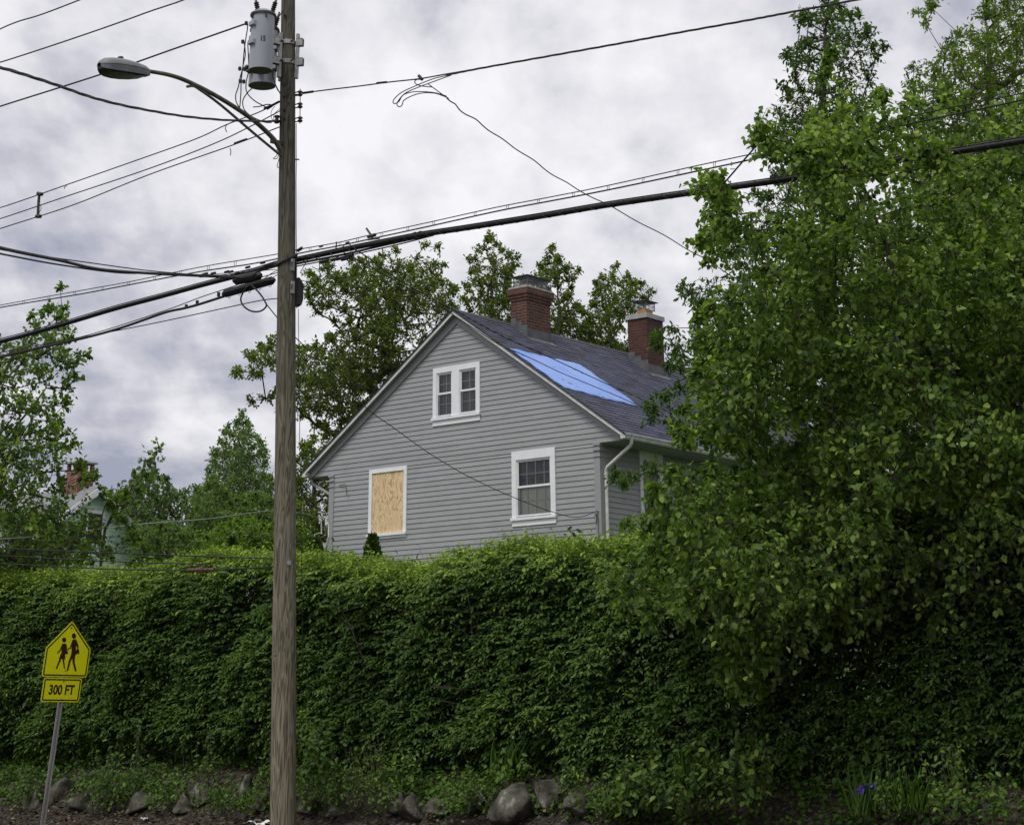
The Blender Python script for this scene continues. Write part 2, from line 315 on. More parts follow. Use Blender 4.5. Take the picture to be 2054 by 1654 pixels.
M['brickdark'] = brick_mat('dark red brick', (.085, .031, .020), (.050, .018, .013), (.12, .07, .055))
M['brickfar'] = brick_mat('far brick', (.24, .085, .06), (.17, .06, .045), (.35, .28, .25))
def shingle():
    m, nt, p = mat_base('slate blue asphalt shingle'); mp = mapping(nt, (1, 1, 1), 'UV')
    b = N(nt, 'ShaderNodeTexBrick'); b.inputs['Scale'].default_value = 1; b.inputs['Brick Width'].default_value = .30; b.inputs['Row Height'].default_value = .142; b.offset_frequency = 2; b.offset = .43
    b.inputs['Mortar Size'].default_value = .0; b.inputs['Color1'].default_value = (.032, .036, .058, 1); b.inputs['Color2'].default_value = (.080, .087, .135, 1); b.inputs['Bias'].default_value = 0
    L(nt, mp.outputs[0], b.inputs[0])
    n = N(nt, 'ShaderNodeTexNoise'); n.inputs['Scale'].default_value = 9; n.inputs['Detail'].default_value = 8; n.inputs['Roughness'].default_value = .7; L(nt, mp.outputs[0], n.inputs['Vector'])
    c = ramp(nt, [(.3, (.6, .6, .6)), (.7, (1.25, 1.25, 1.25))]); L(nt, n.outputs[0], c.inputs[0])
    mu = N(nt, 'ShaderNodeMixRGB', blend_type='MULTIPLY'); mu.inputs[0].default_value = 1; L(nt, b.outputs[0], mu.inputs[1]); L(nt, c.outputs[0], mu.inputs[2]); L(nt, mu.outputs[0], p.inputs['Base Color'])
    p.inputs['Roughness'].default_value = .85; return m
M['shingle'] = shingle()
def plywood():
    m, nt, p = mat_base('plywood'); mp = mapping(nt, (1, 1, 1), 'UV')
    mpp = N(nt, 'ShaderNodeMapping'); mpp.inputs['Scale'].default_value = (2.2, .62, 1); L(nt, mp.outputs[0], mpp.inputs[0])
    n = N(nt, 'ShaderNodeTexNoise'); n.inputs['Scale'].default_value = 2.1; n.inputs['Detail'].default_value = 2.5; n.inputs['Distortion'].default_value = 1.1; L(nt, mpp.outputs[0], n.inputs['Vector'])
    mu = N(nt, 'ShaderNodeMath', operation='MULTIPLY'); mu.inputs[1].default_value = 24; L(nt, n.outputs[0], mu.inputs[0])
    fr = N(nt, 'ShaderNodeMath', operation='PINGPONG'); fr.inputs[1].default_value = 1; L(nt, mu.outputs[0], fr.inputs[0])
    c = ramp(nt, [(0, (.40, .235, .095)), (.25, (.60, .42, .22)), (.6, (.70, .53, .315)), (1, (.73, .57, .35))]); L(nt, fr.outputs[0], c.inputs[0]); L(nt, c.outputs[0], p.inputs['Base Color']); p.inputs['Roughness'].default_value = .7; return m
M['plywood'] = plywood()
def tarp_mat():
    m, nt, p = mat_base('blue tarpaulin'); mp = mapping(nt, (1, 1, 1))
    n = N(nt, 'ShaderNodeTexNoise'); n.inputs['Scale'].default_value = 2.5; n.inputs['Detail'].default_value = 6; L(nt, mp.outputs[0], n.inputs['Vector'])
    c = ramp(nt, [(.3, (.15, .285, .70)), (.7, (.20, .35, .76))]); L(nt, n.outputs[0], c.inputs[0]); L(nt, c.outputs[0], p.inputs['Base Color'])
    b = N(nt, 'ShaderNodeBump'); b.inputs['Strength'].default_value = .35; b.inputs['Distance'].default_value = .03; L(nt, n.outputs[0], b.inputs['Height']); L(nt, b.outputs[0], p.inputs['Normal'])
    p.inputs['Roughness'].default_value = .38; return m
M['tarp'] = tarp_mat()
def curtain(name, c1, c2, scale=26):
    m, nt, p = mat_base(name); mp = mapping(nt, (1, 1, 1), 'UV'); w_ = N(nt, 'ShaderNodeTexNoise'); w_.inputs['Scale'].default_value = scale; w_.inputs['Detail'].default_value = 2
    m2 = N(nt, 'ShaderNodeMapping'); m2.inputs['Scale'].default_value = (1, .03, 1); L(nt, mp.outputs[0], m2.inputs[0]); L(nt, m2.outputs[0], w_.inputs['Vector'])
    c = ramp(nt, [(.35, c1), (.65, c2)]); L(nt, w_.outputs[0], c.inputs[0]); L(nt, c.outputs[0], p.inputs['Base Color']); p.inputs['Roughness'].default_value = .9; return m
M['curtgrey'] = curtain('grey sheer curtain', (.13, .125, .135), (.27, .26, .28))
M['curtbeige'] = curtain('beige blind', (.72, .71, .58), (.78, .77, .64))
M['curtdark'] = curtain('olive grey blind', (.15, .16, .14), (.20, .21, .19))
def plain(name, c, rough=.7): 
    return noisy(name, [(.3, tuple(x * .9 for x in c)), (.7, c)], scale=20, rough=rough)
def ground_mat():
    m, nt, p = mat_base('soil with leaf litter'); mp = mapping(nt, (1, 1, 1))
    v = N(nt, 'ShaderNodeTexVoronoi'); v.inputs['Scale'].default_value = 26; L(nt, mp.outputs[0], v.inputs['Vector'])
    c = ramp(nt, [(0, (.012, .010, .007)), (.45, (.030, .022, .015)), (.8, (.06, .045, .03)), (1, (.13, .10, .07))]); sp = N(nt, 'ShaderNodeSeparateColor'); L(nt, v.outputs['Color'], sp.inputs[0]); L(nt, sp.outputs[0], c.inputs[0])
    n = N(nt, 'ShaderNodeTexNoise'); n.inputs['Scale'].default_value = .7; n.inputs['Detail'].default_value = 8; L(nt, mp.outputs[0], n.inputs['Vector'])
    c2 = ramp(nt, [(.35, (.5, .5, .5)), (.65, (1, 1, 1))]); L(nt, n.outputs[0], c2.inputs[0])
    mu = N(nt, 'ShaderNodeMixRGB', blend_type='MULTIPLY'); mu.inputs[0].default_value = 1; L(nt, c.outputs[0], mu.inputs[1]); L(nt, c2.outputs[0], mu.inputs[2]); L(nt, mu.outputs[0], p.inputs['Base Color'])
    b = N(nt, 'ShaderNodeBump'); b.inputs['Strength'].default_value = .8; b.inputs['Distance'].default_value = .02; L(nt, v.outputs['Distance'], b.inputs['Height']); L(nt, b.outputs[0], p.inputs['Normal']); p.inputs['Roughness'].default_value = .95; return m
M['ground'] = ground_mat()
M['hedge'] = leaf_mat('hedge leaf', (.023, .048, .011), (.072, .132, .024), (.165, .250, .048), trans=.25, rough=.6, spec=.12, tip=(.30, .41, .055))
M['heart'] = leaf_mat('heart shaped leaf', (.038, .072, .016), (.098, .165, .030), (.19, .275, .055), trans=.38, rough=.55, spec=.2, tip=(.28, .37, .07))
M['oak'] = leaf_mat('dark pointed leaf', (.030, .060, .013), (.072, .128, .024), (.13, .205, .040), trans=.35, rough=.55, spec=.15)
M['locust'] = leaf_mat('yellow green leaf', (.060, .100, .012), (.125, .195, .025), (.20, .285, .040), trans=.45, rough=.5, spec=.15)
M['maple'] = leaf_mat('maple leaf', (.058, .088, .016), (.12, .168, .027), (.19, .255, .042), trans=.45, rough=.5, spec=.12)
M['far'] = leaf_mat('far foliage', (.065, .112, .034), (.125, .195, .055), (.20, .285, .085), trans=.42, rough=.55, spec=.15)
M['fardark'] = leaf_mat('far dark foliage', (.048, .084, .026), (.095, .155, .042), (.15, .23, .062), trans=.38, rough=.55, spec=.15)
M['bright'] = leaf_mat('bright foliage', (.06, .11, .016), (.12, .205, .028), (.20, .30, .045), trans=.4, rough=.5, spec=.2)
M['conifer'] = leaf_mat('arborvitae scale', (.018, .042, .008), (.04, .08, .012), (.075, .125, .018), trans=.1, rough=.6, spec=.2)
M['weed'] = leaf_mat('weed leaf', (.035, .075, .012), (.075, .145, .020), (.13, .22, .032), trans=.3, rough=.5, spec=.2)
M['litter'] = leaf_mat('dry leaf', (.030, .022, .014), (.085, .060, .038), (.24, .20, .14), trans=.05, rough=.9, spec=.1)

# ================================================================== leaves and trees
def unit(v): return v / (np.linalg.norm(v, axis=-1, keepdims=True) + 1e-9)
def leaves(name, pos, dr, nr, ln, mat, parent, tone, wid=.5, fold=.18, droop=.15, shape=(.35, .7), sw=(.9, .75)):
    n = len(pos); dr = unit(dr); nr = nr - dr * (nr * dr).sum(1, keepdims=True); nr = unit(nr); sd_ = np.cross(dr, nr)
    ln = ln[:, None]; W = ln * wid * .5
    a, b = shape
    def pt(t, side, k, drp): return pos + dr * ln * t + sd_ * W * side * k + nr * (fold * W * abs(side) * k - droop * ln * drp)
    V = np.stack([pos, pt(a, -1, sw[0], .15), pt(b, -1, sw[1], .5), pt(1, 0, 0, 1), pt(b, 1, sw[1], .5), pt(a, 1, sw[0], .15)], 1).reshape(-1, 3)
    i = (np.arange(n) * 6)[:, None]
    Fc = np.concatenate([i + np.array([[0, 3, 2, 1]]), i + np.array([[0, 5, 4, 3]])], 1).reshape(-1, 4)
    return mesh_obj(name, V, Fc, mat, parent, tone=np.repeat(np.clip(tone, 0, 1), 6))
def seg_mesh(name, P0, P1, R0, R1, mat, parent, k=5):
    n = len(P0); d = unit(P1 - P0); up = np.where(np.abs(d[:, 2:3]) < .9, np.array([[0, 0, 1.]]), np.array([[1., 0, 0]]))
    x = unit(np.cross(d, up)); y = np.cross(d, x); a = np.arange(k) * 2 * math.pi / k
    ring = x[:, None, :] * np.cos(a)[None, :, None] + y[:, None, :] * np.sin(a)[None, :, None]
    e = d[:, None, :] * np.minimum(R1, .3)[:, None, None] * .3
    V = np.concatenate([P0[:, None] + ring * R0[:, None, None] - e, P1[:, None] + ring * R1[:, None, None] + e], 1).reshape(-1, 3)
    base = (np.arange(n) * 2 * k)[:, None, None]; j = np.arange(k); j2 = (j + 1) % k
    q = np.stack([j, j2, j2 + k, j + k], 1)[None]; Fc = (base + q).reshape(-1, 4)
    return mesh_obj(name, V, Fc, mat, parent, smooth=True)
def poly_dist(pts, poly):
    """inside mask and distance to outline"""
    poly = np.asarray(poly, float); x, y = pts[:, 0], pts[:, 1]; inside = np.zeros(len(pts), bool); dmin = np.full(len(pts), 1e9)
    n = len(poly)
    for i in range(n):
        x1, y1 = poly[i]; x2, y2 = poly[(i + 1) % n]
        c = ((y1 > y) != (y2 > y)) & (x < (x2 - x1) * (y - y1) / ((y2 - y1) or 1e-9) + x1); inside ^= c
        vx, vy = x2 - x1, y2 - y1; t = np.clip(((x - x1) * vx + (y - y1) * vy) / (vx * vx + vy * vy + 1e-9), 0, 1)
        dmin = np.minimum(dmin, np.hypot(x - x1 - t * vx, y - y1 - t * vy))
    return inside, dmin
def crown_points(poly, Y, thick, spacing, rng, hollow=(), voids=.25, vw=1.0, thin=()):
    """points filling a real volume: the outline of the crown at distance Y, its depth growing inwards from the outline"""
    poly = np.asarray(poly, float); ppm = F * .93 / Y
    lo, hi = poly.min(0), poly.max(0); area = abs(.5 * np.sum(poly[:, 0] * np.roll(poly[:, 1], -1) - poly[:, 1] * np.roll(poly[:, 0], -1))) / ppm ** 2
    n = int(area * thick * 1.3 / spacing ** 3 * 6) + 60; pts = rng.uniform(lo, hi, (n * 3, 2)); ins, d = poly_dist(pts, poly); pts, d = pts[ins], d[ins] / ppm
    dd = d; half = np.minimum(thick / 2, np.sqrt(d * thick) * .75 + .1); Yp = Y + half * rng.uniform(-1, 1, len(d))
    P = np.array([at(p[0], p[1], y) for p, y in zip(pts, Yp)]) if len(pts) else np.zeros((0, 3))
    if len(P):
        ph = rng.uniform(0, 6, 6); q = P / vw
        nz = np.sin(q[:, 0] * 2.9 + ph[0] + 1.3 * np.sin(q[:, 2] * 1.7 + ph[1])) + np.sin(q[:, 2] * 3.3 + ph[2] + 1.1 * np.sin(q[:, 0] * 2.1 + ph[3])) + np.sin(q[:, 1] * 2.6 + ph[4] + q[:, 0] + ph[5])
        ok_ = nz < np.quantile(nz, 1 - voids)
        for hp in hollow:
            ins, hd = poly_dist(pts, hp); ok_ &= ~(ins & (Yp < Y + .15 * half) & (rng.uniform(0, 1, len(P)) < np.clip(hd / 60, 0, .93)))
        for tp_, pr_ in thin: ins, hd = poly_dist(pts, tp_); ok_ &= ~(ins & (nz > np.quantile(nz, 1 - pr_)))
        P, d = P[ok_], d[ok_]; dd = d
    keep = []
    grid = {}
    for i, p in enumerate(P):
        k = tuple((p // spacing).astype(int)); ok = True
        for a in (-1, 0, 1):
            for b in (-1, 0, 1):
                for c in (-1, 0, 1):
                    for q in grid.get((k[0] + a, k[1] + b, k[2] + c), ()):
                        if ((p - q) ** 2).sum() < spacing ** 2: ok = False; break
                    if not ok: break
                if not ok: break
            if not ok: break
        if ok: grid.setdefault(k, []).append(p); keep.append((*p, dd[i]))
    return np.array(keep)
def grow(name, label, cat, base, trunk, clusters, leafmat, bark, seed, leaf=.09, twigs=9, tlen=.55, per=9, r0=.16, wid=.55, droop=.35, tone=(.5, .22), step=.45, group=None, rtip=.004, upbias=.0, shape=(.35, .7), sw=(.9, .75), up=1.0, minr=.006, tonetop=0.0):
    rng = np.random.default_rng(seed); root = thing(name, base, label, cat, group); clusters = np.asarray(clusters); cd = clusters[:, 3] if clusters.shape[1] > 3 else np.full(len(clusters), tlen); clusters = clusters[:, :3]; cdn = []
    pos = [np.asarray(trunk[0], float)]; par = [-1]
    for p in trunk[1:]:
        p = np.asarray(p, float); a = pos[-1]; k = max(1, int(np.linalg.norm(p - a) / step))
        for i in range(1, k + 1): pos.append(a + (p - a) * i / k + rng.normal(0, .02, 3)); par.append(len(pos) - 2)
    T = np.array(pos); print('TREE', label[:40], len(clusters), len(clusters) * twigs * per)
    order = np.argsort([np.min(np.linalg.norm(T - c, axis=1)) for c in clusters])
    cap = len(pos) + len(clusters) * 40; Pn = np.zeros((cap, 3)); Pn[:len(pos)] = pos; n = len(pos); par = par + [0] * (cap - n); cn = []
    for ci in order:
        c = clusters[ci]; d = Pn[:n] - c; dist = np.linalg.norm(d, axis=1)
        cost = dist + .9 * np.maximum(0, d[:, 2]) ; j = int(np.argmin(cost)); a = Pn[j].copy(); L_ = dist[j]; k = max(1, min(38, int(L_ / step)))
        bow = rng.normal(0, .06, 3) * L_ + np.array([0, 0, .08 * L_])
        prev = j
        for i in range(1, k + 1):
            t = i / k; Pn[n] = a + (c - a) * t + bow * math.sin(math.pi * t) + (rng.normal(0, .03, 3) if i < k else 0); par[n] = prev; prev = n; n += 1
        cn.append(prev); cdn.append(cd[ci])
    # twigs
    cn = np.array(cn); C = Pn[cn]; cen = C.mean(0); K = len(C)
    outv = unit(C - cen); td = unit(rng.normal(0, 1, (K, twigs, 3)) + outv[:, None] * .55 + np.array([0, 0, upbias])); tl = tlen * rng.uniform(.45, 1.15, (K, twigs)) * np.clip(np.array(cdn)[:, None] / tlen * 1.1, .38, 1)
    tp0 = np.repeat(C, twigs, 0); tdv = td.reshape(-1, 3); tlv = tl.reshape(-1); mid = tp0 + tdv * tlv[:, None] * .5; tip = tp0 + tdv * tlv[:, None] + np.array([0, 0, -1]) * (tlv * .12)[:, None]
    # leaves along twigs
    t = np.linspace(.22, 1.0, per)[None, :] + rng.normal(0, .03, (len(tp0), per)); t3 = t[..., None]
    lp = tp0[:, None] * (1 - t3) ** 2 + 2 * t3 * (1 - t3) * (mid[:, None] + np.array([0, 0, .03])) + tip[:, None] * t3 ** 2
    lp = lp.reshape(-1, 3) + rng.normal(0, leaf * .25, (len(tp0) * per, 3)); tw = np.repeat(tdv, per, 0); m = len(lp)
    side = unit(rng.normal(0, 1, (m, 3))); dr = unit(tw * .5 + side * .9 + np.array([0, 0, -droop]) * rng.uniform(.3, 1.6, (m, 1)))
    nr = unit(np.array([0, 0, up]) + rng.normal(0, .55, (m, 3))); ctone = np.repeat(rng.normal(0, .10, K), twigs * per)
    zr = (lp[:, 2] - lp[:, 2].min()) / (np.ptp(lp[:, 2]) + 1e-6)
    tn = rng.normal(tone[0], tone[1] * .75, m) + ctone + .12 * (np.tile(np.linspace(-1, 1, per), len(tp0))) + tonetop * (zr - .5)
    # radii by pipe model
    wgt = np.zeros(n); np.add.at(wgt, cn, twigs)
    for i in range(n - 1, 0, -1):
        wgt[par[i]] += wgt[i]
    rad = np.maximum(minr, r0 * (wgt / wgt[0]) ** .56)
    idx = np.arange(1, n); pi = np.array(par[:n])[idx]; big = rad[idx] > r0 * .30; isT = idx < len(T)
    big = big | isT
    rp = np.minimum(rad[pi], rad[idx] * 1.35 + .002)
    seg_mesh('trunk', Pn[pi][big], Pn[idx][big], rp[big], rad[idx][big], bark, root, 8)
    # crown: limbs + twigs, and foliage
    sm = ~big
    A0 = np.concatenate([Pn[pi][sm], tp0, mid]); A1 = np.concatenate([Pn[idx][sm], mid, tip]); Ra = np.concatenate([rp[sm], np.full(len(tp0), rtip * 1.4), np.full(len(tp0), rtip)]); Rb = np.concatenate([rad[idx][sm], np.full(len(tp0), rtip), np.full(len(tp0), rtip * .5)])
    seg_mesh('branches', A0, A1, Ra, Rb, bark, root, 3 if len(A0) > 3000 else 4)
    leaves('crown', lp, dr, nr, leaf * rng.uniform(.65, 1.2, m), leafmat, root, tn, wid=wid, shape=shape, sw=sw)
    return root

# ================================================================== ground, road
S0, S1 = -400., 500.
def strip(name, vs, mat, s0=S0, s1=S1, ns=2, dz=0.0, zf=ground_z, jit=0, seed=1):
    rg = np.random.default_rng(seed); ss = np.linspace(s0, s1, ns); V = [sv(s, v, zf(v) + dz + (rg.normal(0, jit) if 15.5 < v < 18 else 0)) for v in vs for s in ss]; Fc = []
    for i in range(len(vs) - 1):
        for j in range(ns - 1): a = i * ns + j; Fc.append([a, a + ns, a + ns + 1, a + 1])
    return mesh_obj(name, V, [f[::-1] for f in Fc], mat, None)
tag(strip('ground', [-400, -60, -3.01, -3, 11.9, 12.0, 12.15, 13, 14, 15.4, 15.8, 16.25, 16.5, 16.75, 17.1, 18.4, 22, 30, 36, 60, 120, 700], M['ground'], ns=900, jit=.012, dz=-.012), kind='structure')
M['lawn'] = noisy('rough lawn', [(.3, (.02, .04, .008)), (.7, (.06, .10, .02))], scale=3, detail=9, rough=.95, bump=.6, bscale=30)
tag(strip('lawn', [17.9, 18.4, 22, 30, 36, 60, 120, 700], M['lawn'], ns=400, dz=.004, zf=lambda v: ground_z(v)), kind='structure')
tag(strip('road', [-3, 11.88], M['asphalt'], zf=lambda v: 0.0), kind='structure')
kb = MB(); kb.box(sv(-60, 11.88, -.05), A * 140, NN * .15, (0, 0, .20)); tag(kb.build('kerb', M['curb'], None, bevel=.01), kind='structure')

# loose leaf litter on the verge
rg = np.random.default_rng(5); n = 16000
ss = rg.uniform(3, 27, n); vv = np.where(rg.uniform(0, 1, n) < .88, rg.uniform(14.6, 16.35, n), rg.uniform(16.3, 17.2, n)); P = A * ss[:, None] + NN * vv[:, None]; P[:, 2] = np.array([ground_z(v) for v in vv]) + rg.uniform(.0, .02, n)
tag(leaves('leaf_litter', P, unit(rg.normal(0, 1, (n, 3)) * np.array([1, 1, .2])), unit(rg.normal(0, .5, (n, 3)) + [0, 0, 1]), rg.uniform(.02, .065, n), M['litter'], None, rg.uniform(0, 1, n) ** 1.5, wid=.7), 'dry brown leaves and bark chips scattered on the bank below the hedge', 'leaf litter', kind='stuff')

# ================================================================== house
C0 = at(1202, 903, 37.0)
def H(s, t, z): p = C0 + A * s + NN * t; p[2] = z; return p
def zfor(py, s, t):
    """height at which a point of the house plan (s, t) is seen at picture row py"""
    P = C0 + A * s + NN * t; q = (P[1] * c_, P[1] * s_)
    lo, hi = 0., 20.
    for _ in range(40):
        z = (lo + hi) / 2; f = P[1] * c_ + (z - CZ) * s_; u = -P[1] * s_ + (z - CZ) * c_
        if PY - F * u / f > py: lo = z
        else: hi = z
    return z
WB, WE, AP, SL = 4.90, 6.93, 10.03, .6796
GW, DEP, MID = 7.49, 11.5, 3.745
house = thing('house', H(0, 0, 4.5), 'grey clapboard house with slate blue roof and two brick chimneys', 'house')
def roofz(s): return 10.085 - abs(s - MID) * SL
EXP = .1035
def siding(name, P, sl, sr, z0, z1, out, parent, holes=(), mat='siding', exp=EXP):
    """lapped boards; P(s, z) point on the wall, sl/sr(z) limits, out = outward normal, holes = (s0, s1, z0, z1)"""
    mb = MB(); out = np.asarray(out); z = z0
    while z < z1 - .004:
        zt = min(z + exp, z1)
        iv = [(sl, sr)]; zm = (z + zt) / 2
        cuts = sorted([(h[0], h[1]) for h in holes if h[2] < zm < h[3]])
        edges = [None]; segs = []; cur = None
        a = sl
        for h in cuts: segs.append((a, (lambda q, v=h[0]: v))); a = (lambda q, v=h[1]: v)
        segs.append((a, sr))
        for l, r in segs:
            if r(z) - l(z) < .005 and r(zt) - l(zt) < .005: continue
            lb, rb, lt, rt = l(z), r(z), l(zt), r(zt)
            if rt < lt: lt = rt = (lt + rt) / 2
            b0, b1 = P(lb, z) + out * .0165, P(rb, z) + out * .0165; t0, t1 = P(lt, zt) + out * .002, P(rt, zt) + out * .002
            mb.quad(b0, b1, t1, t0); mb.quad(P(lb, z), P(rb, z), b1, b0)
            mb.quad(P(rb, z) , P(rt, zt), t1, b1)
        z = zt
    return mb.build(name, M[mat], parent)
# windows: (s0,s1,z0,z1) openings
W2 = (1.215, 2.12, 5.66, 6.775); W1a = (3.855 + .03, 4.325, 7.87, 8.80); W1b = (3.20, 3.655 + .02, 7.87, 8.80); WBd = (5.255, 6.195, 5.60, 6.85)
SWS = [(1.43, 2.05, 5.66, 6.78), (4.3, 5.2, 5.66, 6.78), (7.2, 8.1, 5.66, 6.78)]
Pg = lambda s, z: H(s, 0, z)
g1 = siding('gable_wall', Pg, lambda z: .12, lambda z: GW - .12, WB, WE, -NN, house, [W2, WBd])
def tri_l(z): return max(-.62, MID - (AP - .10 - z) / SL)
def tri_r(z): return 2 * MID - tri_l(z)
g2 = siding('gable_wall', Pg, tri_l, tri_r, WE, AP - .12, -NN, house, [W1a, W1b])
Ps = lambda t, z: H(0, t, z)
siding('side_wall', Ps, lambda z: .12, lambda z: DEP - .12, WB, WE, -A, house, SWS)
Pl = lambda t, z: H(GW, t, z)
siding('side_wall', Pl, lambda z: .12, lambda z: DEP - .12, WB, WE, A, house)
Pb = lambda s, z: H(s, DEP, z)
siding('rear_wall', Pb, lambda z: .1, lambda z: GW - .1, WB, WE, NN, house)
mb = MB(); mb.prism([H(tri_l(WE), DEP, WE), H(tri_r(WE), DEP, WE), H(MID, DEP, AP - .1)], NN * .01); mb.build('rear_gable', M['siding'], house)
# foundation and water table
mb = MB(); mb.box(H(.03, .03, 3.6), A * (GW - .06), NN * (DEP - .06), (0, 0, WB - 3.6 - .01)); mb.build('foundation', M['foundation'], house)
mb = MB()
mb.box(H(-.02, -.03, WB - .05), A * (GW + .04), NN * .045, (0, 0, .045)); mb.box(H(-.03, .016, WB - .05), A * .045, NN * (DEP - .02), (0, 0, .045)); mb.build('water_table', M['whitedirty'], house)
# corner boards with little capitals
def corner(s, t, ds, dt):
    mb = MB(); e = .028
    mb.box(H(s - e * ds, t - e * dt, WB), A * (.15 * ds), NN * (e * dt + .002 * dt), (0, 0, WE - WB))
    mb.box(H(s - e * ds, t + .002 * dt, WB), A * (e * ds + .002 * ds), NN * (.13 * dt), (0, 0, WE - WB))
    for z, g, h in ((6.78, .028, .03), (6.66, .018, .022), (6.88, .022, .05)):
        mb.box(H(s - (e + g) * ds, t - (e + g) * dt, z), A * ((.15 + g) * ds), NN * (g * dt), (0, 0, h)); mb.box(H(s - (e + g) * ds, t - e * dt, z), A * (g * ds), NN * ((.15 + g) * dt), (0, 0, h))
    return mb.build('corner_board', M['trimgrey'], house)
corner(0, 0, 1, 1); corner(GW, 0, -1, 1); corner(0, DEP, 1, -1)
# frieze boards on the gable, rake soffits and fascias
RK = .17
for sg in (-1, 1):
    ed = -.62 if sg < 0 else 2 * MID + .62
    mb = MB(); zz = lambda s: AP - .02 - abs(s - MID) * SL
    mb.prism([H(MID, -.045, zz(MID)), H(ed, -.045, zz(ed)), H(ed + sg * -.0, -.045, WE - .0), H(ed - sg * .06, -.045, WE), H(MID, -.045, zz(MID) - .20)], NN * .04); mb.build('frieze_board', M['trimgrey'], house)
    eo = -.70 if sg < 0 else 2 * MID + .70
    mb = MB(); mb.prism([H(MID, -RK + .02, zz(MID) + .03), H(eo, -RK + .02, zz(eo) + .03), H(eo, -RK + .02, zz(eo) + .005), H(MID, -RK + .02, zz(MID) + .005)], NN * (RK - .03)); mb.build('rake_soffit', M['soffit'], house)
    mb = MB(); e2 = -.76 if sg < 0 else 2 * MID + .76
    mb.prism([H(MID, -RK - .005, roofz(MID) - .018), H(e2, -RK - .005, roofz(e2) - .018), H(e2, -RK - .005, roofz(e2) - .095), H(MID, -RK - .005, roofz(MID) - .095)], NN * .024); mb.build('rake_fascia', M['whitedirty'], house)
    # eaves
    se = 0 if sg < 0 else 2 * MID; d = sg
    mb = MB(); mb.box(H(se, .005, WE - .012), A * (.63 * d), NN * (DEP + .1), (0, 0, .014)); mb.build('eaves_soffit', M['soffit'], house)
    mb = MB(); mb.box(H(se + .63 * d, -.03, WE - .012), A * (.022 * d), NN * (DEP + .15), (0, 0, .10)); mb.build('eaves_fascia', M['trimgrey'], house)
    # K-style gutter
    g = MB(); o = se + .655 * d
    prof = [(0, .11), (0, .005), (.07, 0), (.095, .03), (.095, .055), (.12, .075), (.12, .115), (.105, .115), (.10, .10)]
    g.prism([H(o + d * x, -RK - .0, WE + .0 + y) for x, y in prof], NN * (DEP + .25)); gt = g.build('gutter', M['whitedirty'], house)
    if sg < 0: pts = [H(-.72, .10, 6.95), H(-.72, .10, 6.87), H(-.69, .105, 6.82), H(-.10, .125, 6.47), H(-.06, .13, 6.42), H(-.055, .13, 6.35), H(-.055, .13, 4.3)]
    else: pts = [H(GW + .70, .10, 6.95), H(GW + .70, .10, 6.85), H(GW + .66, .10, 6.80), H(GW + .10, .10, 6.52), H(GW + .055, .10, 6.45), H(GW + .055, .10, 4.3)]
    g = MB(); g.tube(pts, .034, 8); g.lathe(pts[-2] + np.array([0, 0, -.02]), (0, 0, 1), [(-.02, .042), (.02, .042)], 10); g.build('downspout', M['whitedirty' if sg < 0 else 'trimgrey'], house, smooth=True)
# roof with real shingle courses
def roof_plane(sg):
    mb = MB(); e0 = MID + sg * (MID + .77); Ls = math.hypot(abs(e0 - MID), abs(e0 - MID) * SL); nco = int(Ls / .142); rgr = random.Random(3 + sg)
    upn = A * (sg * SL) + np.array([0, 0, 1.]); upn /= np.linalg.norm(upn)
    for i in range(nco + 1):
        f0, f1 = i / (nco + 1), (i + 1) / (nco + 1); s0 = e0 + (MID - e0) * f0; s1 = e0 + (MID - e0) * f1
        u0, v0 = rgr.uniform(0, 3), i * .142
        a0 = H(s0, -RK - .03, roofz(s0)) + upn * .014; a1 = H(s0, DEP + .1, roofz(s0)) + upn * .014; b1 = H(s1, DEP + .1, roofz(s1)) + upn * .002; b0 = H(s1, -RK - .03, roofz(s1)) + upn * .002
        mb.quad(a0, a1, b1, b0, uv=[(u0, v0 + .002), (u0 + DEP, v0 + .002), (u0 + DEP, v0 + .14), (u0, v0 + .14)])
        c0, c1 = a0 - upn * .03, a1 - upn * .03
        mb.quad(c0, c1, a1, a0, uv=[(u0, v0 + .002), (u0 + DEP, v0 + .002), (u0 + DEP, v0 + .01), (u0, v0 + .01)])
    # deck with thickness
    mb.prism([H(e0, -RK - .028, roofz(e0) - .018), H(MID, -RK - .028, roofz(MID) - .018), H(MID, -RK - .028, roofz(MID) - .002), H(e0, -RK - .028, roofz(e0) - .002)], NN * (DEP + .29))
    return mb.build('roof', M['shingle'], house)
rr = roof_plane(-1); roof_plane(1)
mb = MB(); mb.prism([H(MID - .13, -RK - .03, roofz(MID - .13) + .02), H(MID, -RK - .03, roofz(MID) + .03), H(MID + .13, -RK - .03, roofz(MID + .13) + .02), H(MID + .13, -RK - .03, roofz(MID + .13)), H(MID, -RK - .03, roofz(MID) + .005), H(MID - .13, -RK - .03, roofz(MID - .13))], NN * (DEP + .16)); mb.build('ridge_cap', M['ridge'], rr)

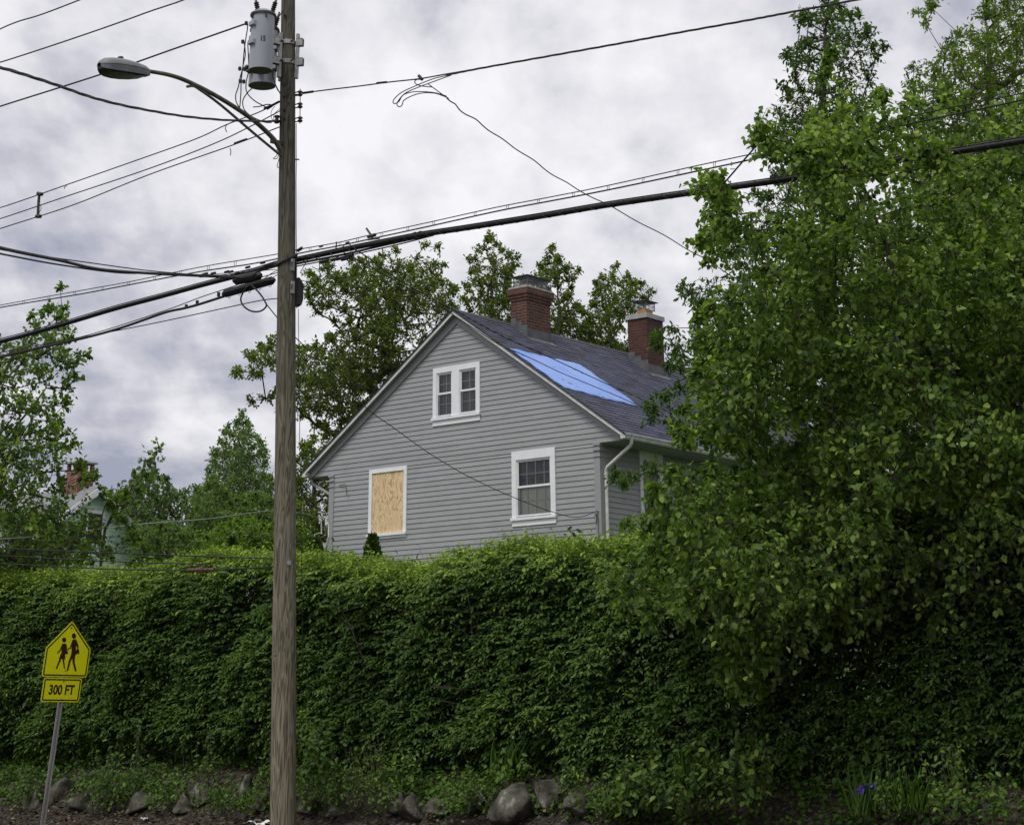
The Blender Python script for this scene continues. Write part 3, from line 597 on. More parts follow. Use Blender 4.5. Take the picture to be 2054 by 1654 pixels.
# ------ windows.  P(s,z,d): point on wall at distance d outwards; +s is to the left seen from outside on the gable
def window(P, op, casing, head, label=None, sill=.11, sash=True, muntins=(4, 2), cur=('curtgrey', 'curtgrey'), mull=None, noframe=False, dots=None):
    s0, s1, z0, z1 = op
    def bx(mb, a0, a1, b0, b1, d0, d1): o = P(a0, b0, d0); return mb.box(o, P(a1, b0, d0) - o, P(a0, b0, d1) - o, P(a0, b1, d0) - o)
    f = None
    if not noframe:
        c = MB(); S0_, S1_ = (s0 - casing, s1 + casing) if mull is None else (mull[0] - casing, mull[1] + casing); i0, i1 = (s0, s1) if mull is None else mull[:2]
        bx(c, S0_, i0, z0 - .02, z1, 0, .036); bx(c, i1, S1_, z0 - .02, z1, 0, .036); bx(c, S0_, S1_, z1, z1 + head, 0, .037)
        if mull is not None: bx(c, mull[2], mull[3], z0 - .02, z1, 0, .0365)
        f = c.build('window', M['white'], house)
        if label: f['label'] = label
        c = MB(); bx(c, S0_ - .018, S1_ + .018, z0 - .075, z0 - .02, 0, .072); bx(c, S0_, S1_, z0 - sill - .075, z0 - .075, 0, .034); c.build('sill', M['white'], f)
    return f
def sashes(P, op, f, muntins, cu, cl, dots=None):
    s0, s1, z0, z1 = op; zm = (z0 + z1) / 2 + .02
    def bx(mb, a0, a1, b0, b1, d0, d1): o = P(a0, b0, d0); return mb.box(o, P(a1, b0, d0) - o, P(a0, b0, d1) - o, P(a0, b1, d0) - o)
    def ring(mb, a0, a1, b0, b1, w, d0, d1): bx(mb, a0, a0 + w, b0, b1, d0, d1); bx(mb, a1 - w, a1, b0, b1, d0, d1); bx(mb, a0 + w, a1 - w, b1 - w, b1, d0, d1); bx(mb, a0 + w, a1 - w, b0, b0 + w, d0, d1)
    m = MB(); ring(m, s0, s1, z0, z1, .024, -.012, .018); m.build('storm_frame', M['white'], f)
    m = MB(); ring(m, s0 + .025, s1 - .025, zm, z1 - .026, .02, -.02, .004); m.build('upper_sash', M['white'], f)
    m = MB(); ring(m, s0 + .025, s1 - .025, z0 + .026, zm + .03, .024, -.045, -.022); bx(m, s0 + .022, s1 - .022, zm - .02, zm + .015, -.018, .012); m.build('lower_sash', M['white'], f)
    m = MB()
    for k, (b0, b1, d) in enumerate(((zm, z1 - .03, -.055), (z0 + .05, zm, -.058))):
        for i in range(1, muntins[0]): x = s0 + (s1 - s0) * i / muntins[0] - .0; bx(m, x - .008, x + .008, b0, b1, d, d + .012)
        for j in range(1, muntins[1]): y = b0 + (b1 - b0) * j / muntins[1]; bx(m, s0 + .03, s1 - .03, y - .007, y + .007, d + .002, d + .010)
    m.build('muntins', M['white'], f)
    def pane(b0, b1, d):
        q = [P(s0 + .02, b0, d), P(s1 - .02, b0, d), P(s1 - .02, b1, d), P(s0 + .02, b1, d)]
        if np.dot(np.cross(q[1] - q[0], q[3] - q[0]), P(s0, b0, 1) - P(s0, b0, 0)) < 0: q = q[::-1]
        m = MB(); m.quad(*q); m.build('pane', M['glass'], f)
    pane(zm, z1 - .02, -.008)
    pane(z0 + .02, zm - .005, -.010)
    for nm, b0, b1, d, mm in (('curtain', zm, z1 + .02, -.105, cu), ('curtain', z0 - .02, zm, -.082, cl)):
        m = MB(); n = 30
        for i in range(n):
            x0, x1 = s0 - .02 + (s1 - s0 + .04) * i / n, s0 - .02 + (s1 - s0 + .04) * (i + 1) / n
            g = lambda q: d - .012 * math.sin(q * 52) - .006 * math.sin(q * 131)
            if 'beige' in mm: g = lambda q: d
            m.quad(P(x0, b0, g(x0)), P(x1, b0, g(x1)), P(x1, b1, g(x1)), P(x0, b1, g(x0)), uv=[(x0, b0), (x1, b0), (x1, b1), (x0, b1)])
        m.build(nm, M[mm], f)
    m = MB(); bx(m, s0 - .02, s1 + .02, z0 - .04, z1 + .04, -.30, -.29); bx(m, s0 - .03, s0, z0 - .04, z1 + .04, -.29, -.02); bx(m, s1, s1 + .03, z0 - .04, z1 + .04, -.29, -.02); bx(m, s0, s1, z0 - .05, z0 - .01, -.29, -.02); bx(m, s0, s1, z1 + .01, z1 + .05, -.29, -.02); m.build('window_recess', M['room'], f)
    if dots:
        cols = [(.16, .16, .06), (.05, .08, .25), (.06, .13, .16), (.35, .08, .05), (.09, .09, .22), (.05, .13, .10), (.05, .11, .08), (.07, .08, .30)]
        for k in range(8):
            i, j = k % 4, k // 4; cx_ = s1 - .075 - (s1 - s0 - .10) * (i + .12 + .12 * i) / 4.0; cz_ = z1 - .14 - j * .235; mm = plain('decal %d' % k, cols[k], .5)
            m = MB(); m.prism([P(cx_ + .045 * math.cos(a) * .9, cz_ + .055 * math.sin(a), -.085) for a in np.linspace(0, 2 * math.pi, 16, endpoint=False)], P(0, 0, .003) - P(0, 0, 0)); m.build('round_decal', mm, f)
Pgw = lambda s, z, d: H(s, -d, z)
Psw = lambda t, z, d: H(-d, t, z)
f = window(Pgw, W2, .115, .175, 'tall sash window with coloured dots on its upper panes, right of the boarded window'); sashes(Pgw, W2, f, (4, 2), 'curtdark', 'curtbeige', dots=True)
f = window(Pgw, (W1b[0], W1a[1], 7.87, 8.80), .105, .115, 'pair of narrow sash windows high in the gable', mull=(W1b[0], W1a[1], W1b[1], W1a[0]))
sashes(Pgw, W1a, f, (2, 2), 'curtgrey', 'curtgrey'); sashes(Pgw, W1b, f, (2, 2), 'curtgrey', 'curtgrey')
f = window(Pgw, WBd, .09, .085, 'window boarded up with plywood', sill=.055)
mb = MB(); s0, s1, z0, z1 = WBd
mb.quad(H(s0, -.012, z0 - .015), H(s0, -.012, z1), H(s1, -.012, z1), H(s1, -.012, z0 - .015), uv=[(0, 0), (0, z1 - z0), (s1 - s0, z1 - z0), (s1 - s0, 0)])
mb.build('plywood_panel', M['plywood'], f)
mk = plain('plywood knot', (.16, .09, .04))
for (x, z) in ((.30, .60), (.74, .56)): mb = MB(); mb.prism([H(s1 - x + .012 * math.cos(a), -.0125, z1 - z + .022 * math.sin(a)) for a in np.linspace(0, 6.28, 9)[:-1]], NN * -.002); mb.build('knot', mk, f)
for k, op in enumerate(SWS):
    f = window(Psw, op, .10, .14, ['side window half hidden by leaves, beside the downspout', None, None][k]); sashes(Psw, op, f, (3, 2), 'curtdark', 'curtgrey')
# wire bracket and pipe on the right corner board
mb = MB(); mb.tube([H(.05, -.03, 5.62), H(.05, -.12, 5.62), H(.05, -.12, 5.50)], .018, 8); mb.tube([H(.05, -.05, 5.5), H(.05, -.045, 4.9)], .012, 6); mb.tube([H(.09, -.04, 5.58), H(.09, -.05, 5.42)], .022, 6); mb.build('wire_bracket', M['steel'], house)
mb = MB(); mb.tube([H(GW + .02, -.02, 6.05), H(GW + .22, -.05, 6.02), H(GW + .20, -.05, 5.72), H(GW + .42, -.05, 5.68), H(GW + .36, -.05, 5.42), H(GW + .1, -.03, 5.34), H(GW - .02, -.04, 5.62), H(GW + .02, -.02, 5.9)], .014, 6)
for p in (H(GW + .06, -.05, 5.95), H(GW + .1, -.05, 5.42), H(GW + .25, -.05, 6.02)): mb.lathe(p, (0, 0, 1), [(-.04, .03), (.04, .03)], 8)
mb.build('service_wires', M['porcelain'], house)
mb = MB(); mb.tube([H(7.2, -.03, 6.68), H(7.0, -.06, 6.69), H(6.93, -.08, 6.6), H(6.9, -.09, 6.44)], .008, 5); mb.build('loose_wire', M['darksteel'], house)

# chimneys
def chimney(s0, s1, t0, t1, ztop, brick, corbel, label, cap):
    m = MB(); m.box(H(s0, t0, 8.6), A * (s1 - s0), NN * (t1 - t0), (0, 0, ztop - 8.6))
    if corbel:
        for k, (g, za, zb) in enumerate(((.022, ztop - .27, ztop - .20), (.045, ztop - .20, ztop - .13), (.07, ztop - .13, ztop))): m.box(H(s0 - g, t0 - g, za), A * (s1 - s0 + 2 * g), NN * (t1 - t0 + 2 * g), (0, 0, zb - za - .002))
    ch = m.build('chimney', brick, house); ch['label'] = label
    m = MB()
    if corbel: m.prism([H(s0 - .05, t0 - .05, ztop), H(s1 + .05, t0 - .05, ztop), H(s1 + .05, t1 + .05, ztop), H(s0 - .05, t1 + .05, ztop)], (0, 0, .05)); m.prism([H(s0 + .06, t0 + .06, ztop + .05), H(s1 - .06, t0 + .06, ztop + .05), H(s1 - .06, t1 - .06, ztop + .05), H(s0 + .06, t1 - .06, ztop + .05)], (0, 0, .04))
    else: m.box(H(s0 - .035, t0 - .035, ztop), A * (s1 - s0 + .07), NN * (t1 - t0 + .07), (0, 0, .11))
    m.build('crown', M['concrete'], ch, bevel=.015)
    # stepped flashing
    m = MB(); e = .014; sm = min(s1, MID); n = 3; st = (sm - s0) / n
    for tt, dd in ((t0 - e, e), (t1, e)):
        for k in range(n):
            a, b = s0 + st * k, s0 + st * (k + 1); m.prism([H(a, tt, roofz(a) - .05), H(b, tt, roofz(b) - .05), H(b, tt, roofz(b) + .19 - k * .01), H(a, tt, roofz(b) + .19 - k * .01)], NN * dd)
    m.box(H(s0 - e, t0 - e, roofz(s0) - .06), A * e, NN * (t1 - t0 + 2 * e), (0, 0, .28)); m.prism([H(s0 - .16, t0 - .05, roofz(s0 - .16) + .016), H(s0, t0 - .05, roofz(s0) + .016), H(s0, t1 + .05, roofz(s0) + .016), H(s0 - .16, t1 + .05, roofz(s0 - .16) + .016)], (0, 0, .012))
    m.build('flashing', M['flashing'], ch)
    sc_, tc_ = (s0 + s1) / 2, (t0 + t1) / 2; hs, ht, zb, hh, ov = cap
    if not corbel:
        m = MB(); m.box(H(sc_ - hs * .8, tc_ - ht * .8, ztop + .10), A * hs * 1.6, NN * ht * 1.6, (0, 0, .16)); m.build('flue', M['terracotta'], ch, bevel=.01); zb = ztop + .24
    m = MB(); z0 = zb; z1 = zb + hh
    for a, b, c, d in ((-hs, -ht, hs, -ht), (hs, -ht, hs, ht), (hs, ht, -hs, ht), (-hs, ht, -hs, -ht)):
        nn = int(math.hypot(c - a, d - b) / .035)
        for i in range(nn + 1):
            x, y = a + (c - a) * i / nn, b + (d - b) * i / nn; r = .011 if i in (0, nn) else .0035; m.tube([H(sc_ + x, tc_ + y, z0), H(sc_ + x, tc_ + y, z1)], r, 4)
        for zz in (z0 + .01, (z0 + z1) / 2, z1 - .01): m.tube([H(sc_ + a, tc_ + b, zz), H(sc_ + c, tc_ + d, zz)], .005, 4)
    m.build('spark_screen', M['steel'], ch)
    m = MB(); b = len(m.v); q = [H(sc_ + x * (hs + ov), tc_ + y * (ht + ov), z1) for x, y in ((-1, -1), (1, -1), (1, 1), (-1, 1))]; top = H(sc_, tc_, z1 + .09)
    m.prism(q, (0, 0, .014))
    for i in range(4): m.quad(q[i] + [0, 0, .0145], q[(i + 1) % 4] + [0, 0, .0145], top)
    m.build('chimney_cap', M['darksteel'], ch)
zt1 = zfor(569.5, 3.13 - .07, 1.69 - .07); chimney(3.16, 3.62, 1.69, 2.53, zt1 - .05, M['brick'], True, 'nearer chimney with corbelled brick top and wide mesh cap', (.20, .36, zt1 + .04, .20, .05))
zt2 = zfor(627, 2.78, 5.78); chimney(2.78, 3.34, 5.78, 6.46, zt2 - .11, M['brickdark'], False, 'farther chimney with concrete crown and clay flue', (.16, .19, 0, .20, .07))

# blue tarpaulin lying on the roof
def tarp():
    nx, ny = 26, 22; V = []; Fc = []; rgt = random.Random(4)
    upn = A * (-SL) + np.array([0, 0, 1.]); upn /= np.linalg.norm(upn)
    for j in range(ny + 1):
        for i in range(nx + 1):
            u, v = i / nx, j / ny
            tmax = 2.42 - .16 * (v < .12) * (1 - v / .12); t = -.08 + u * (tmax + .08); s = .79 + v * 1.47 + .02 * math.sin(u * 9) * (v in (0., 1.)) + (-.13 * u * (1 - v) ** 3) - .02
            if v == 1.0: s += .03 * abs(math.sin(u * 11))
            h = .024 + .010 * math.sin(u * 14 + v * 5) * math.sin(v * 9 - u * 3) + .008 * math.sin(u * 31 + v * 17)
            h += .02 * math.exp(-((u - .5) / .03) ** 2) * v
            if i in (0, nx) or j in (0, ny): h = .018 + .006 * math.sin(i * 1.3 + j)
            V.append(H(s, t, roofz(s)) + upn * h)
    for j in range(ny):
        for i in range(nx): a = j * (nx + 1) + i; Fc.append([a, a + 1, a + nx + 2, a + nx + 1])
    o = mesh_obj('tarpaulin', V, Fc, M['tarp'], None, smooth=True); md = o.modifiers.new('solid', 'SOLIDIFY'); md.thickness = .004; md.offset = -1
    return tag(o, 'bright blue tarpaulin spread over the roof slope below the nearer chimney', 'tarpaulin')
tarp()

# ================================================================== neighbour houses
def simple_house(name, label, base, ux, uy, wd, dp, z0, ze, zr, wall, roofm, ridge_along_x=True):
    """ux, uy unit plan vectors; ridge runs along ux; returns root"""
    base = np.asarray(base, float); b = base.copy(); b[2] = z0; root = thing(name, b, label, 'house')
    def Q(x, y, z): p = base + ux * x + uy * y; p[2] = z; return p
    nco = int((ze - z0) / .13)
    for P, l, r, out, gab in ((lambda y, z: Q(0, y, z), 0, dp, -ux, True), (lambda x, z: Q(x, 0, z), 0, wd, -uy, False), (lambda y, z: Q(wd, y, z), 0, dp, ux, True), (lambda x, z: Q(x, dp, z), 0, wd, uy, False)):
        sl_ = (zr - ze) / (dp / 2)
        lf = (lambda z: 0 if z < ze or not gab else (z - ze) / sl_); rf = (lambda z: r if z < ze or not gab else r - (z - ze) / sl_)
        siding('wall', P, lf, rf, z0, (zr - .05 if gab else ze), out, root, (), wall, .16)
    m = MB(); sl_ = (zr - ze) / (dp / 2)
    for y0, y1 in ((-.35, dp / 2), (dp + .35, dp / 2)):
        za = ze - .35 * sl_; m.prism([Q(-.3, y0, za + .03), Q(-.3, y1, zr + .03), Q(-.3, y1, zr + .15), Q(-.3, y0, za + .15)], ux * (wd + .6))
    m.build('roof', roofm, root)
    for y0, y1 in ((-.38, dp / 2), (dp + .38, dp / 2)):
        m = MB(); za = ze - .38 * sl_; m.prism([Q(-.34, y0, za - .10), Q(-.34, y1, zr - .10), Q(-.34, y1, zr + .13), Q(-.34, y0, za + .13)], ux * .04); m.build('rake_board', M['white'], root)
    for x in (0, wd):
        for y in (0, dp): m = MB(); m.box(Q(x - .08, y - .08, z0), ux * .16, uy * .16, (0, 0, ze - z0)); m.build('corner_board', M['white'], root)
    return root, Q
ap = at(190, 984, 60.); roofm = noisy('grey asphalt roof', [(.3, (.16, .17, .18)), (.7, (.24, .25, .26))], scale=6, rough=.9)
hm, Q = simple_house('house', 'pale mint green clapboard house behind the trees at far left', ap - NN * 4.2 , A, NN, 9., 8.4, 3.6, ap[2] - 2.9, ap[2], 'mint', roofm)
m = MB(); ch0 = ap + A * .5; ch0[2] = ap[2] - .6; m.box(ch0 - NN * .32, A * .62, NN * .62, (0, 0, 1.25)); ch = m.build('chimney', M['brickfar'], hm)
m = MB(); tz = ch0[2] + 1.25
for dx_ in (0, .52):
    for dy_ in (0, .26, .52): m = MB(); m.box(ch0 - NN * .32 + A * dx_ + NN * dy_ + [0, 0, 1.251], A * .1, NN * .1, (0, 0, .24)); m.build('brick_pier', M['brickfar'], ch)
m = MB(); m.box(ch0 - NN * .40 - A * .08 + [0, 0, 1.49], A * .78, NN * .78, (0, 0, .05)); m.build('chimney_slab', M['concrete'], ch)
for k, (y, z) in enumerate(((2.6, -3.4), (5.2, -3.4), (3.9, -1.6))):
    m = MB(); o = Q(-.03, y, ap[2] + z - .1); m.box(o, A * -.03, NN * .75, (0, 0, 1.1)); w_ = m.build('window', M['white'], hm)
    m = MB(); m.box(Q(-.062, y + .1, ap[2] + z), A * -.01, NN * .55, (0, 0, .9)); m.build('pane', M['lens'], w_)
ap2 = at(618, 1079, 72.)
simple_house('house', 'small white gabled house glimpsed through trees left of the grey house', ap2 + NN * 0 - A * 2.2, NN, A, 7., 4.4, 3.6, ap2[2] - 1.5, ap2[2], 'white', roofm)

# ================================================================== utility pole and hardware
pb = POLE.copy(); pb[2] = ground_z(VP_) - .05; ptop = at(580, -330, 22.0)
pole = thing('utility_pole', pb, 'tall weathered wooden utility pole carrying transformers, lamp and cables', 'utility pole')
def PP(z): f = (z - 1.0) / (at(578, 20, 22.)[2] - 1.0); a, b = at(567, 1620, 22.), at(578, 20, 22.); return np.array([*(a + (b - a) * f)[:2], z])
def prad(z): return .147 - .0057 * (z - .6)
def zpole(py): return at(575, py, 22.)[2]
m = MB(); zs = np.linspace(pb[2] - .3, zpole(-330), 24); rgp = random.Random(2)
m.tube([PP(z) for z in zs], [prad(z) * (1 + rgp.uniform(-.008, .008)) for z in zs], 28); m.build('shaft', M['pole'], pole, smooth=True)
# bracket for three transformers: two bands, three channel arms
tdir = {0: unit(np.array([-.80, -.60, 0])), 1: unit(np.array([-.75, .66, 0])), 2: unit(np.array([.97, -.25, 0]))}
zb0, zb1 = zpole(127), zpole(88)
m = MB()
for z in (zb0, zb1):
    c = PP(z); m.lathe(c + [0, 0, -.028], (0, 0, 1), [(0, prad(z) + .012), (.056, prad(z) + .012)], 24)
for k, d in tdir.items():
    q = np.array([-d[1], d[0], 0])
    c = PP(zb0); o = c + d * (prad(zb0) + .012) - q * .028; o[2] = zb0 - .22; m.box(o, d * .035, q * .056, (0, 0, zb1 - zb0 + .34))
    for z in (zb0, zb1):
        c = PP(z); c[2] = z; o = c + d * (prad(z) + .03) - q * .035 + [0, 0, -.05]
        L_ = .34 if k == 0 else (.34 if k == 1 else .085)
        m.box(o, d * L_, q * .012, (0, 0, .10)); m.box(o + q * .058, d * L_, q * .012, (0, 0, .10)); m.box(o + [0, 0, .088], d * L_, q * .07, (0, 0, .012))
m.build('transformer_bracket', M['steel'], pole, bevel=.003)
for z in (zb0, zb1):
    for a in np.linspace(0, 2 * math.pi, 6, endpoint=False):
        d = np.array([math.cos(a), math.sin(a), 0]); m = MB(); m.tube([PP(z) + d * .09, PP(z) + d * (prad(z) + .06)], .011, 6); m.build('bolt', M['darksteel'], pole)
for py in (36, 174, 198, 225, 243): z = zpole(py); m = MB(); m.lathe(PP(z) + [-.035, -.08, 0], (0, -1, 0), [(0, .012), (prad(z) - .066, .012), (prad(z) - .066, .024), (prad(z) - .058, .024), (prad(z) - .058, .012), (prad(z) - .04, .012)], 8); m.build('bolt', M['darksteel'], pole)
for py in (190, 320, 1490): z = zpole(py); m = MB(); m.tube([PP(z), PP(z) + [prad(z) + .05, 0, 0]], .009, 6); m.build('bolt', M['darksteel'], pole)
m = MB()
for py in (535, 580): 
    z = zpole(py); c = PP(z) + unit(np.array([.62, -.78, 0])) * (prad(z) + .004); m.box(c + [-.02, 0, -.07], (.045, .03, 0), (.01, -.016, 0), (0, 0, .15)); m.tube([c + [0, -.02, .06], c + [.01, -.06, .03], c + [0, -.02, -.02]], .010, 6)
m.build('cable_brackets', M['steel'], pole)
m = MB(); z = zpole(1129); c = PP(z) + unit(np.array([.30, -.95, 0])) * prad(z); m.box(c + [0, -.004, -.03], (.042, .012, 0), (.002, -.008, 0), (0, 0, .05)); m.build('metal_tag', M['steel'], pole); m = MB(); z = zpole(1311); c = PP(z) + unit(np.array([-.75, -.66, 0])) * prad(z); m.box(c + [-.01, -.004, -.01], (.03, -.02, 0), (.002, -.008, 0), (0, 0, .012)); m.build('metal_tag', M['steel'], pole)
m = MB(); z0 = zpole(612); d = unit(np.array([.93, .36, 0])); q = np.array([-d[1], d[0], 0]); c = PP(z0) + d * (prad(z0) - .005) - q * .07; c[2] = z0
m.prism([c, c + d * .065, c + d * .085 + [0, 0, .07], c + d * .085 + [0, 0, .26], c + d * .03 + [0, 0, .34], c + [0, 0, .34]], q * .14); m.build('black_riser_box', M['blackplastic'], pole, bevel=.008)
m = MB(); zz = np.linspace(zpole(620), zpole(1360), 12); rgw = random.Random(9)
m.tube([PP(z) + np.array([prad(z) + .03 + rgw.uniform(0, .012) + .004 * (i), -.02, 0]) for i, z in enumerate(zz)], .004, 5)
m.tube([PP(z) + np.array([prad(z) + .012 + rgw.uniform(0, .006), -.05, 0]) for i, z in enumerate(np.linspace(zpole(250), zpole(620), 10))], .005, 5)
m.build('ground_wire', M['wire'], pole)
# secondary rack with spool insulators, right side, and left spool
m = MB(); spool = []; 
for k, py in enumerate((186, 210, 238)):
    z = zpole(py); c = PP(z) + np.array([prad(z), -.0, 0]); e = c + np.array([.065, -.03, 0]); m.tube([c, e + [0, 0, .01]], .008, 5); m.tube([c + [0, 0, -.045], e + [0, 0, -.045]], .008, 5); spool.append(e + [0, 0, -.02])
m.tube([spool[0] + [0, 0, .06], spool[-1] - [0, 0, .06]], .006, 5); m.build('insulator_rack', M['darksteel'], pole)
for e in spool:
    m = MB(); m.lathe(e + [0, 0, -.035], (0, 0, 1), [(0, .026), (.018, .036), (.024, .02), (.042, .02), (.048, .036), (.066, .026)], 14); m.build('spool_insulator', M['brown'], pole, smooth=True)
z = zpole(242); e = PP(z) + np.array([-prad(z) - .03, -.05, 0]); m = MB(); m.lathe(e + [0, 0, -.05], (0, 0, 1), [(0, .03), (.02, .04), (.03, .024), (.07, .024), (.08, .04), (.1, .03)], 14); m.build('spool_insulator', M['brown'], pole, smooth=True)
z = zpole(522); m = MB(); m.tube([PP(z) + np.array([(prad(z) + .014) * math.cos(a), (prad(z) + .014) * math.sin(a), .07 * math.cos(a - .4)]) for a in np.linspace(math.pi * .95, 2.15 * math.pi, 16)], .014, 6); m.tube([PP(z) + [prad(z) + .012, -.03, .06 - i * .1] + np.array([0, -.02 * math.sin(i), 0]) for i in range(6)], .011, 6); m.build('cable_wrap', M['wire'], pole, smooth=True)

# transformers
def text_mesh(name, body, mat, parent, frame, size, depth=.003, sx=1.0, align='CENTER'):
    """lettering; frame(u, v, d) -> world point"""
    cu = bpy.data.curves.new(name, 'FONT'); cu.body = body; cu.size = 1; cu.align_x = align; cu.extrude = 0; cu.offset = .032; cu.resolution_u = 4
    ob = bpy.data.objects.new(name, cu); me = bpy.data.meshes.new_from_object(ob); bpy.data.objects.remove(ob); bpy.data.curves.remove(cu)
    bm = bmesh.new(); bm.from_mesh(me); bmesh.ops.triangulate(bm, faces=bm.faces[:])
    r = bmesh.ops.subdivide_edges(bm, edges=bm.edges[:], cuts=1)
    for v in bm.verts: p = frame(v.co.x * size * sx, v.co.y * size, depth); v.co = tuple(map(float, p))
    bm.to_mesh(me); bm.free(); me.materials.append(mat); o = bpy.data.objects.new(name, me); col.objects.link(o); return attach(o, parent)
def transformer(px, pyb, Y, r, h, label, marks):
    b = at(px, pyb, Y); root = thing('transformer', b, label, 'transformer', 'transformers on the utility pole')
    m = MB(); m.lathe(b, (0, 0, 1), [(0, r * .9), (.0, r * .965), (-.008, r), (.02, r), (h, r)], 40); t = m.build('tank', M['xfgrey'], root, smooth=True)
    m = MB(); m.lathe(b, (0, 0, 1), [(-.004, r * .05), (-.003, r * .955)], 40); m.lathe(b, (0, 0, 1), [(-.012, .012), (-.004, .012)], 8); m.build('underside', M['xfbottom'], root)
    m = MB(); m.lathe(b, (0, 0, 1), [(h - .005, r + .012), (h + .02, r + .014), (h + .028, r * .97), (h + .07, r * .6), (h + .085, r * .2)], 40); m.build('lid', M['xfgrey'], root, smooth=True)
    m = MB(); m.lathe(b, (0, 0, 1), [(h - .012, r + .017), (h + .012, r + .017)], 40)
    for a in np.linspace(0, 6.28, 6): m.box(b + [math.cos(a) * r, math.sin(a) * r, h - .07], (math.cos(a) * .02, math.sin(a) * .02, 0), (-math.sin(a) * .02, math.cos(a) * .02, 0), (0, 0, .07))
    m.build('lid_band', M['darksteel'], root)
    # lugs to the left, pockets for the arms towards the pole
    for nm, dd, zs_, ln_, wd_, hh_ in (('support_lug', unit(np.array([-.72, -.69, 0])), (h - .19, h - .44), .05, .11, .075),):
        for zz in zs_:
            m = MB(); q = np.array([-dd[1], dd[0], 0]); o = b + dd * (r - .015) - q * wd_ / 2 + [0, 0, zz]
            m.prism([o, o + dd * ln_ + [0, 0, .02], o + dd * ln_ + [0, 0, hh_], o + [0, 0, hh_]], q * wd_); m.build(nm, M['xfgrey'], root, bevel=.004)
    dd = unit(np.array([PP(b[2])[0] - b[0], PP(b[2])[1] - b[1], 0])); q = np.array([-dd[1], dd[0], 0])
    m = MB()
    for zz in (zb0, zb1): m.box(b + dd * (r - .02) - q * .05 + [0, 0, zz - b[2] - .05], dd * .08, q * .10, (0, 0, .10))
    m.build('hanger_lug', M['xfgrey'], root, bevel=.004)
    # primary bushing on the lid and secondary bushings
    for k in (0, 1):
        m = MB(); o = b + [.02 + r * .55 * (k * 2 - 1), .03, h + .03]; m.lathe(o, (.25 * (k * 2 - 1), 0, 1), [(0, .03)] + [(.02 + .028 * i + .014 * j, .036 if j == 0 else .02) for i in range(6) for j in (0, 1)] + [(.22, .012), (.25, .012)], 14); m.build('bushing', M['brown'], root, smooth=True)
    for (dx_, dy_, zz) in marks:
        m = MB(); d = unit(np.array([dx_, dy_, 0])); o = b + d * (r - .01) + [0, 0, zz]; m.lathe(o, d + [0, 0, -.35], [(0, .022), (.03, .024), (.032, .034), (.05, .036), (.068, .03), (.075, .012), (.10, .012)], 14); m.build('secondary_bushing', M['brown'], root, smooth=True)
    return root, b, r, h
tr1 = transformer(522.5, 140.6, 21.50, .149, .735, 'grey can transformer stencilled 15, the nearer of the two beside the pole', [])
root, b, r, h = tr1
ang0 = math.atan2(-b[1], -b[0]) + .06
text_mesh('number', '15', M['signblack'], root, lambda u, v, d: b + [(r + d) * math.cos(ang0 + u / r), (r + d) * math.sin(ang0 + u / r), v + .34], .098, .0025, .72)
tr2 = transformer(525.5, 171.4, 22.20, .178, .76, 'grey can transformer half hidden behind the one stencilled 15', [(-.72, -.69, .16), (-.1, -1, .15), (-.95, -.3, .24)])
# yellow dot on the near tank, pole-top insulators above the frame
m = MB(); pz = PP(zpole(-120)); m.box(pz + A * -.9 + [0, -.2, 0], A * 1.8, (0, .09, 0), (0, 0, .11)); m.build('crossarm', M['pole'], pole)

# ------------------------------------------------------------------ cables
def spline(pts, n=6):
    P = [np.asarray(p, float) for p in pts]; P = [2 * P[0] - P[1]] + P + [2 * P[-1] - P[-2]]; out = []
    for i in range(1, len(P) - 2):
        for k in range(n):
            t = k / n; out.append(.5 * (2 * P[i] + (P[i + 1] - P[i - 1]) * t + (2 * P[i - 1] - 5 * P[i] + 4 * P[i + 1] - P[i + 2]) * t * t + (3 * P[i] - P[i - 1] - 3 * P[i + 1] + P[i + 2]) * t ** 3))
    out.append(P[-2]); return out
def cable(name, pts, r, label, cat='cable', group=None, mat='wire', n=6, k=7, sm=True):
    m = MB(); m.tube(spline(pts, n) if sm else pts, r, k); o = m.build(name, M[mat], None, smooth=True); return tag(o, label, cat, group)
def ext(l):
    l = list(l); (x0, y0), (x1, y1) = l[0], l[1]
    if x0 < 0: l = [(-450, y0 + (y1 - y0) / (x1 - x0) * (-450 - x0))] + l
    (x0, y0), (x1, y1) = l[-1], l[-2]
    if x0 > 2050: l = l + [(2700, y0 + (y1 - y0) / (x1 - x0) * (2700 - x0))]
    return l
st = lambda l, dv=0.: [street(x, y, dv) for x, y in ext(l)]
G = 'overhead wires strung along the street'
zt = zpole(-115)
cable('power_line', st([(-60, 86), (27, 47), (90, 27), (240, -30)]) + [PP(zt) + A * .4 + [0, -.15, .2]], .011, 'topmost thin black wire crossing the upper left corner of the sky', 'wire', G)
cable('power_line', st([(-60, 143), (27, 117), (160, 73), (290, 27), (420, -25)]) + [PP(zt) + [0, -.15, .2]], .011, 'black wire passing above the street lamp head from the left edge', 'wire', G)
cable('power_line', st([(-60, 233), (27, 205), (210, 147), (350, 98), (490, 49)], -.3), .012, 'black wire running behind the street lamp head to the transformer lug', 'wire', G)
cable('power_line', st([(-60, 435), (27, 408), (130, 372), (250, 330), (390, 280), (455, 250), (520, 225), (563, 203)]), .008, 'upper of three slim parallel wires tied by a spacer left of the pole', 'wire', G)
cable('power_line', st([(-60, 458), (27, 430), (130, 395), (300, 338), (430, 288), (510, 250), (563, 222)]), .008, 'middle of three slim parallel wires tied by a spacer left of the pole', 'wire', G)
cable('power_line', st([(-60, 478), (27, 450), (150, 410), (300, 350), (470, 290), (563, 254)]), .008, 'lowest of three slim parallel wires tied by a spacer left of the pole', 'wire', G)
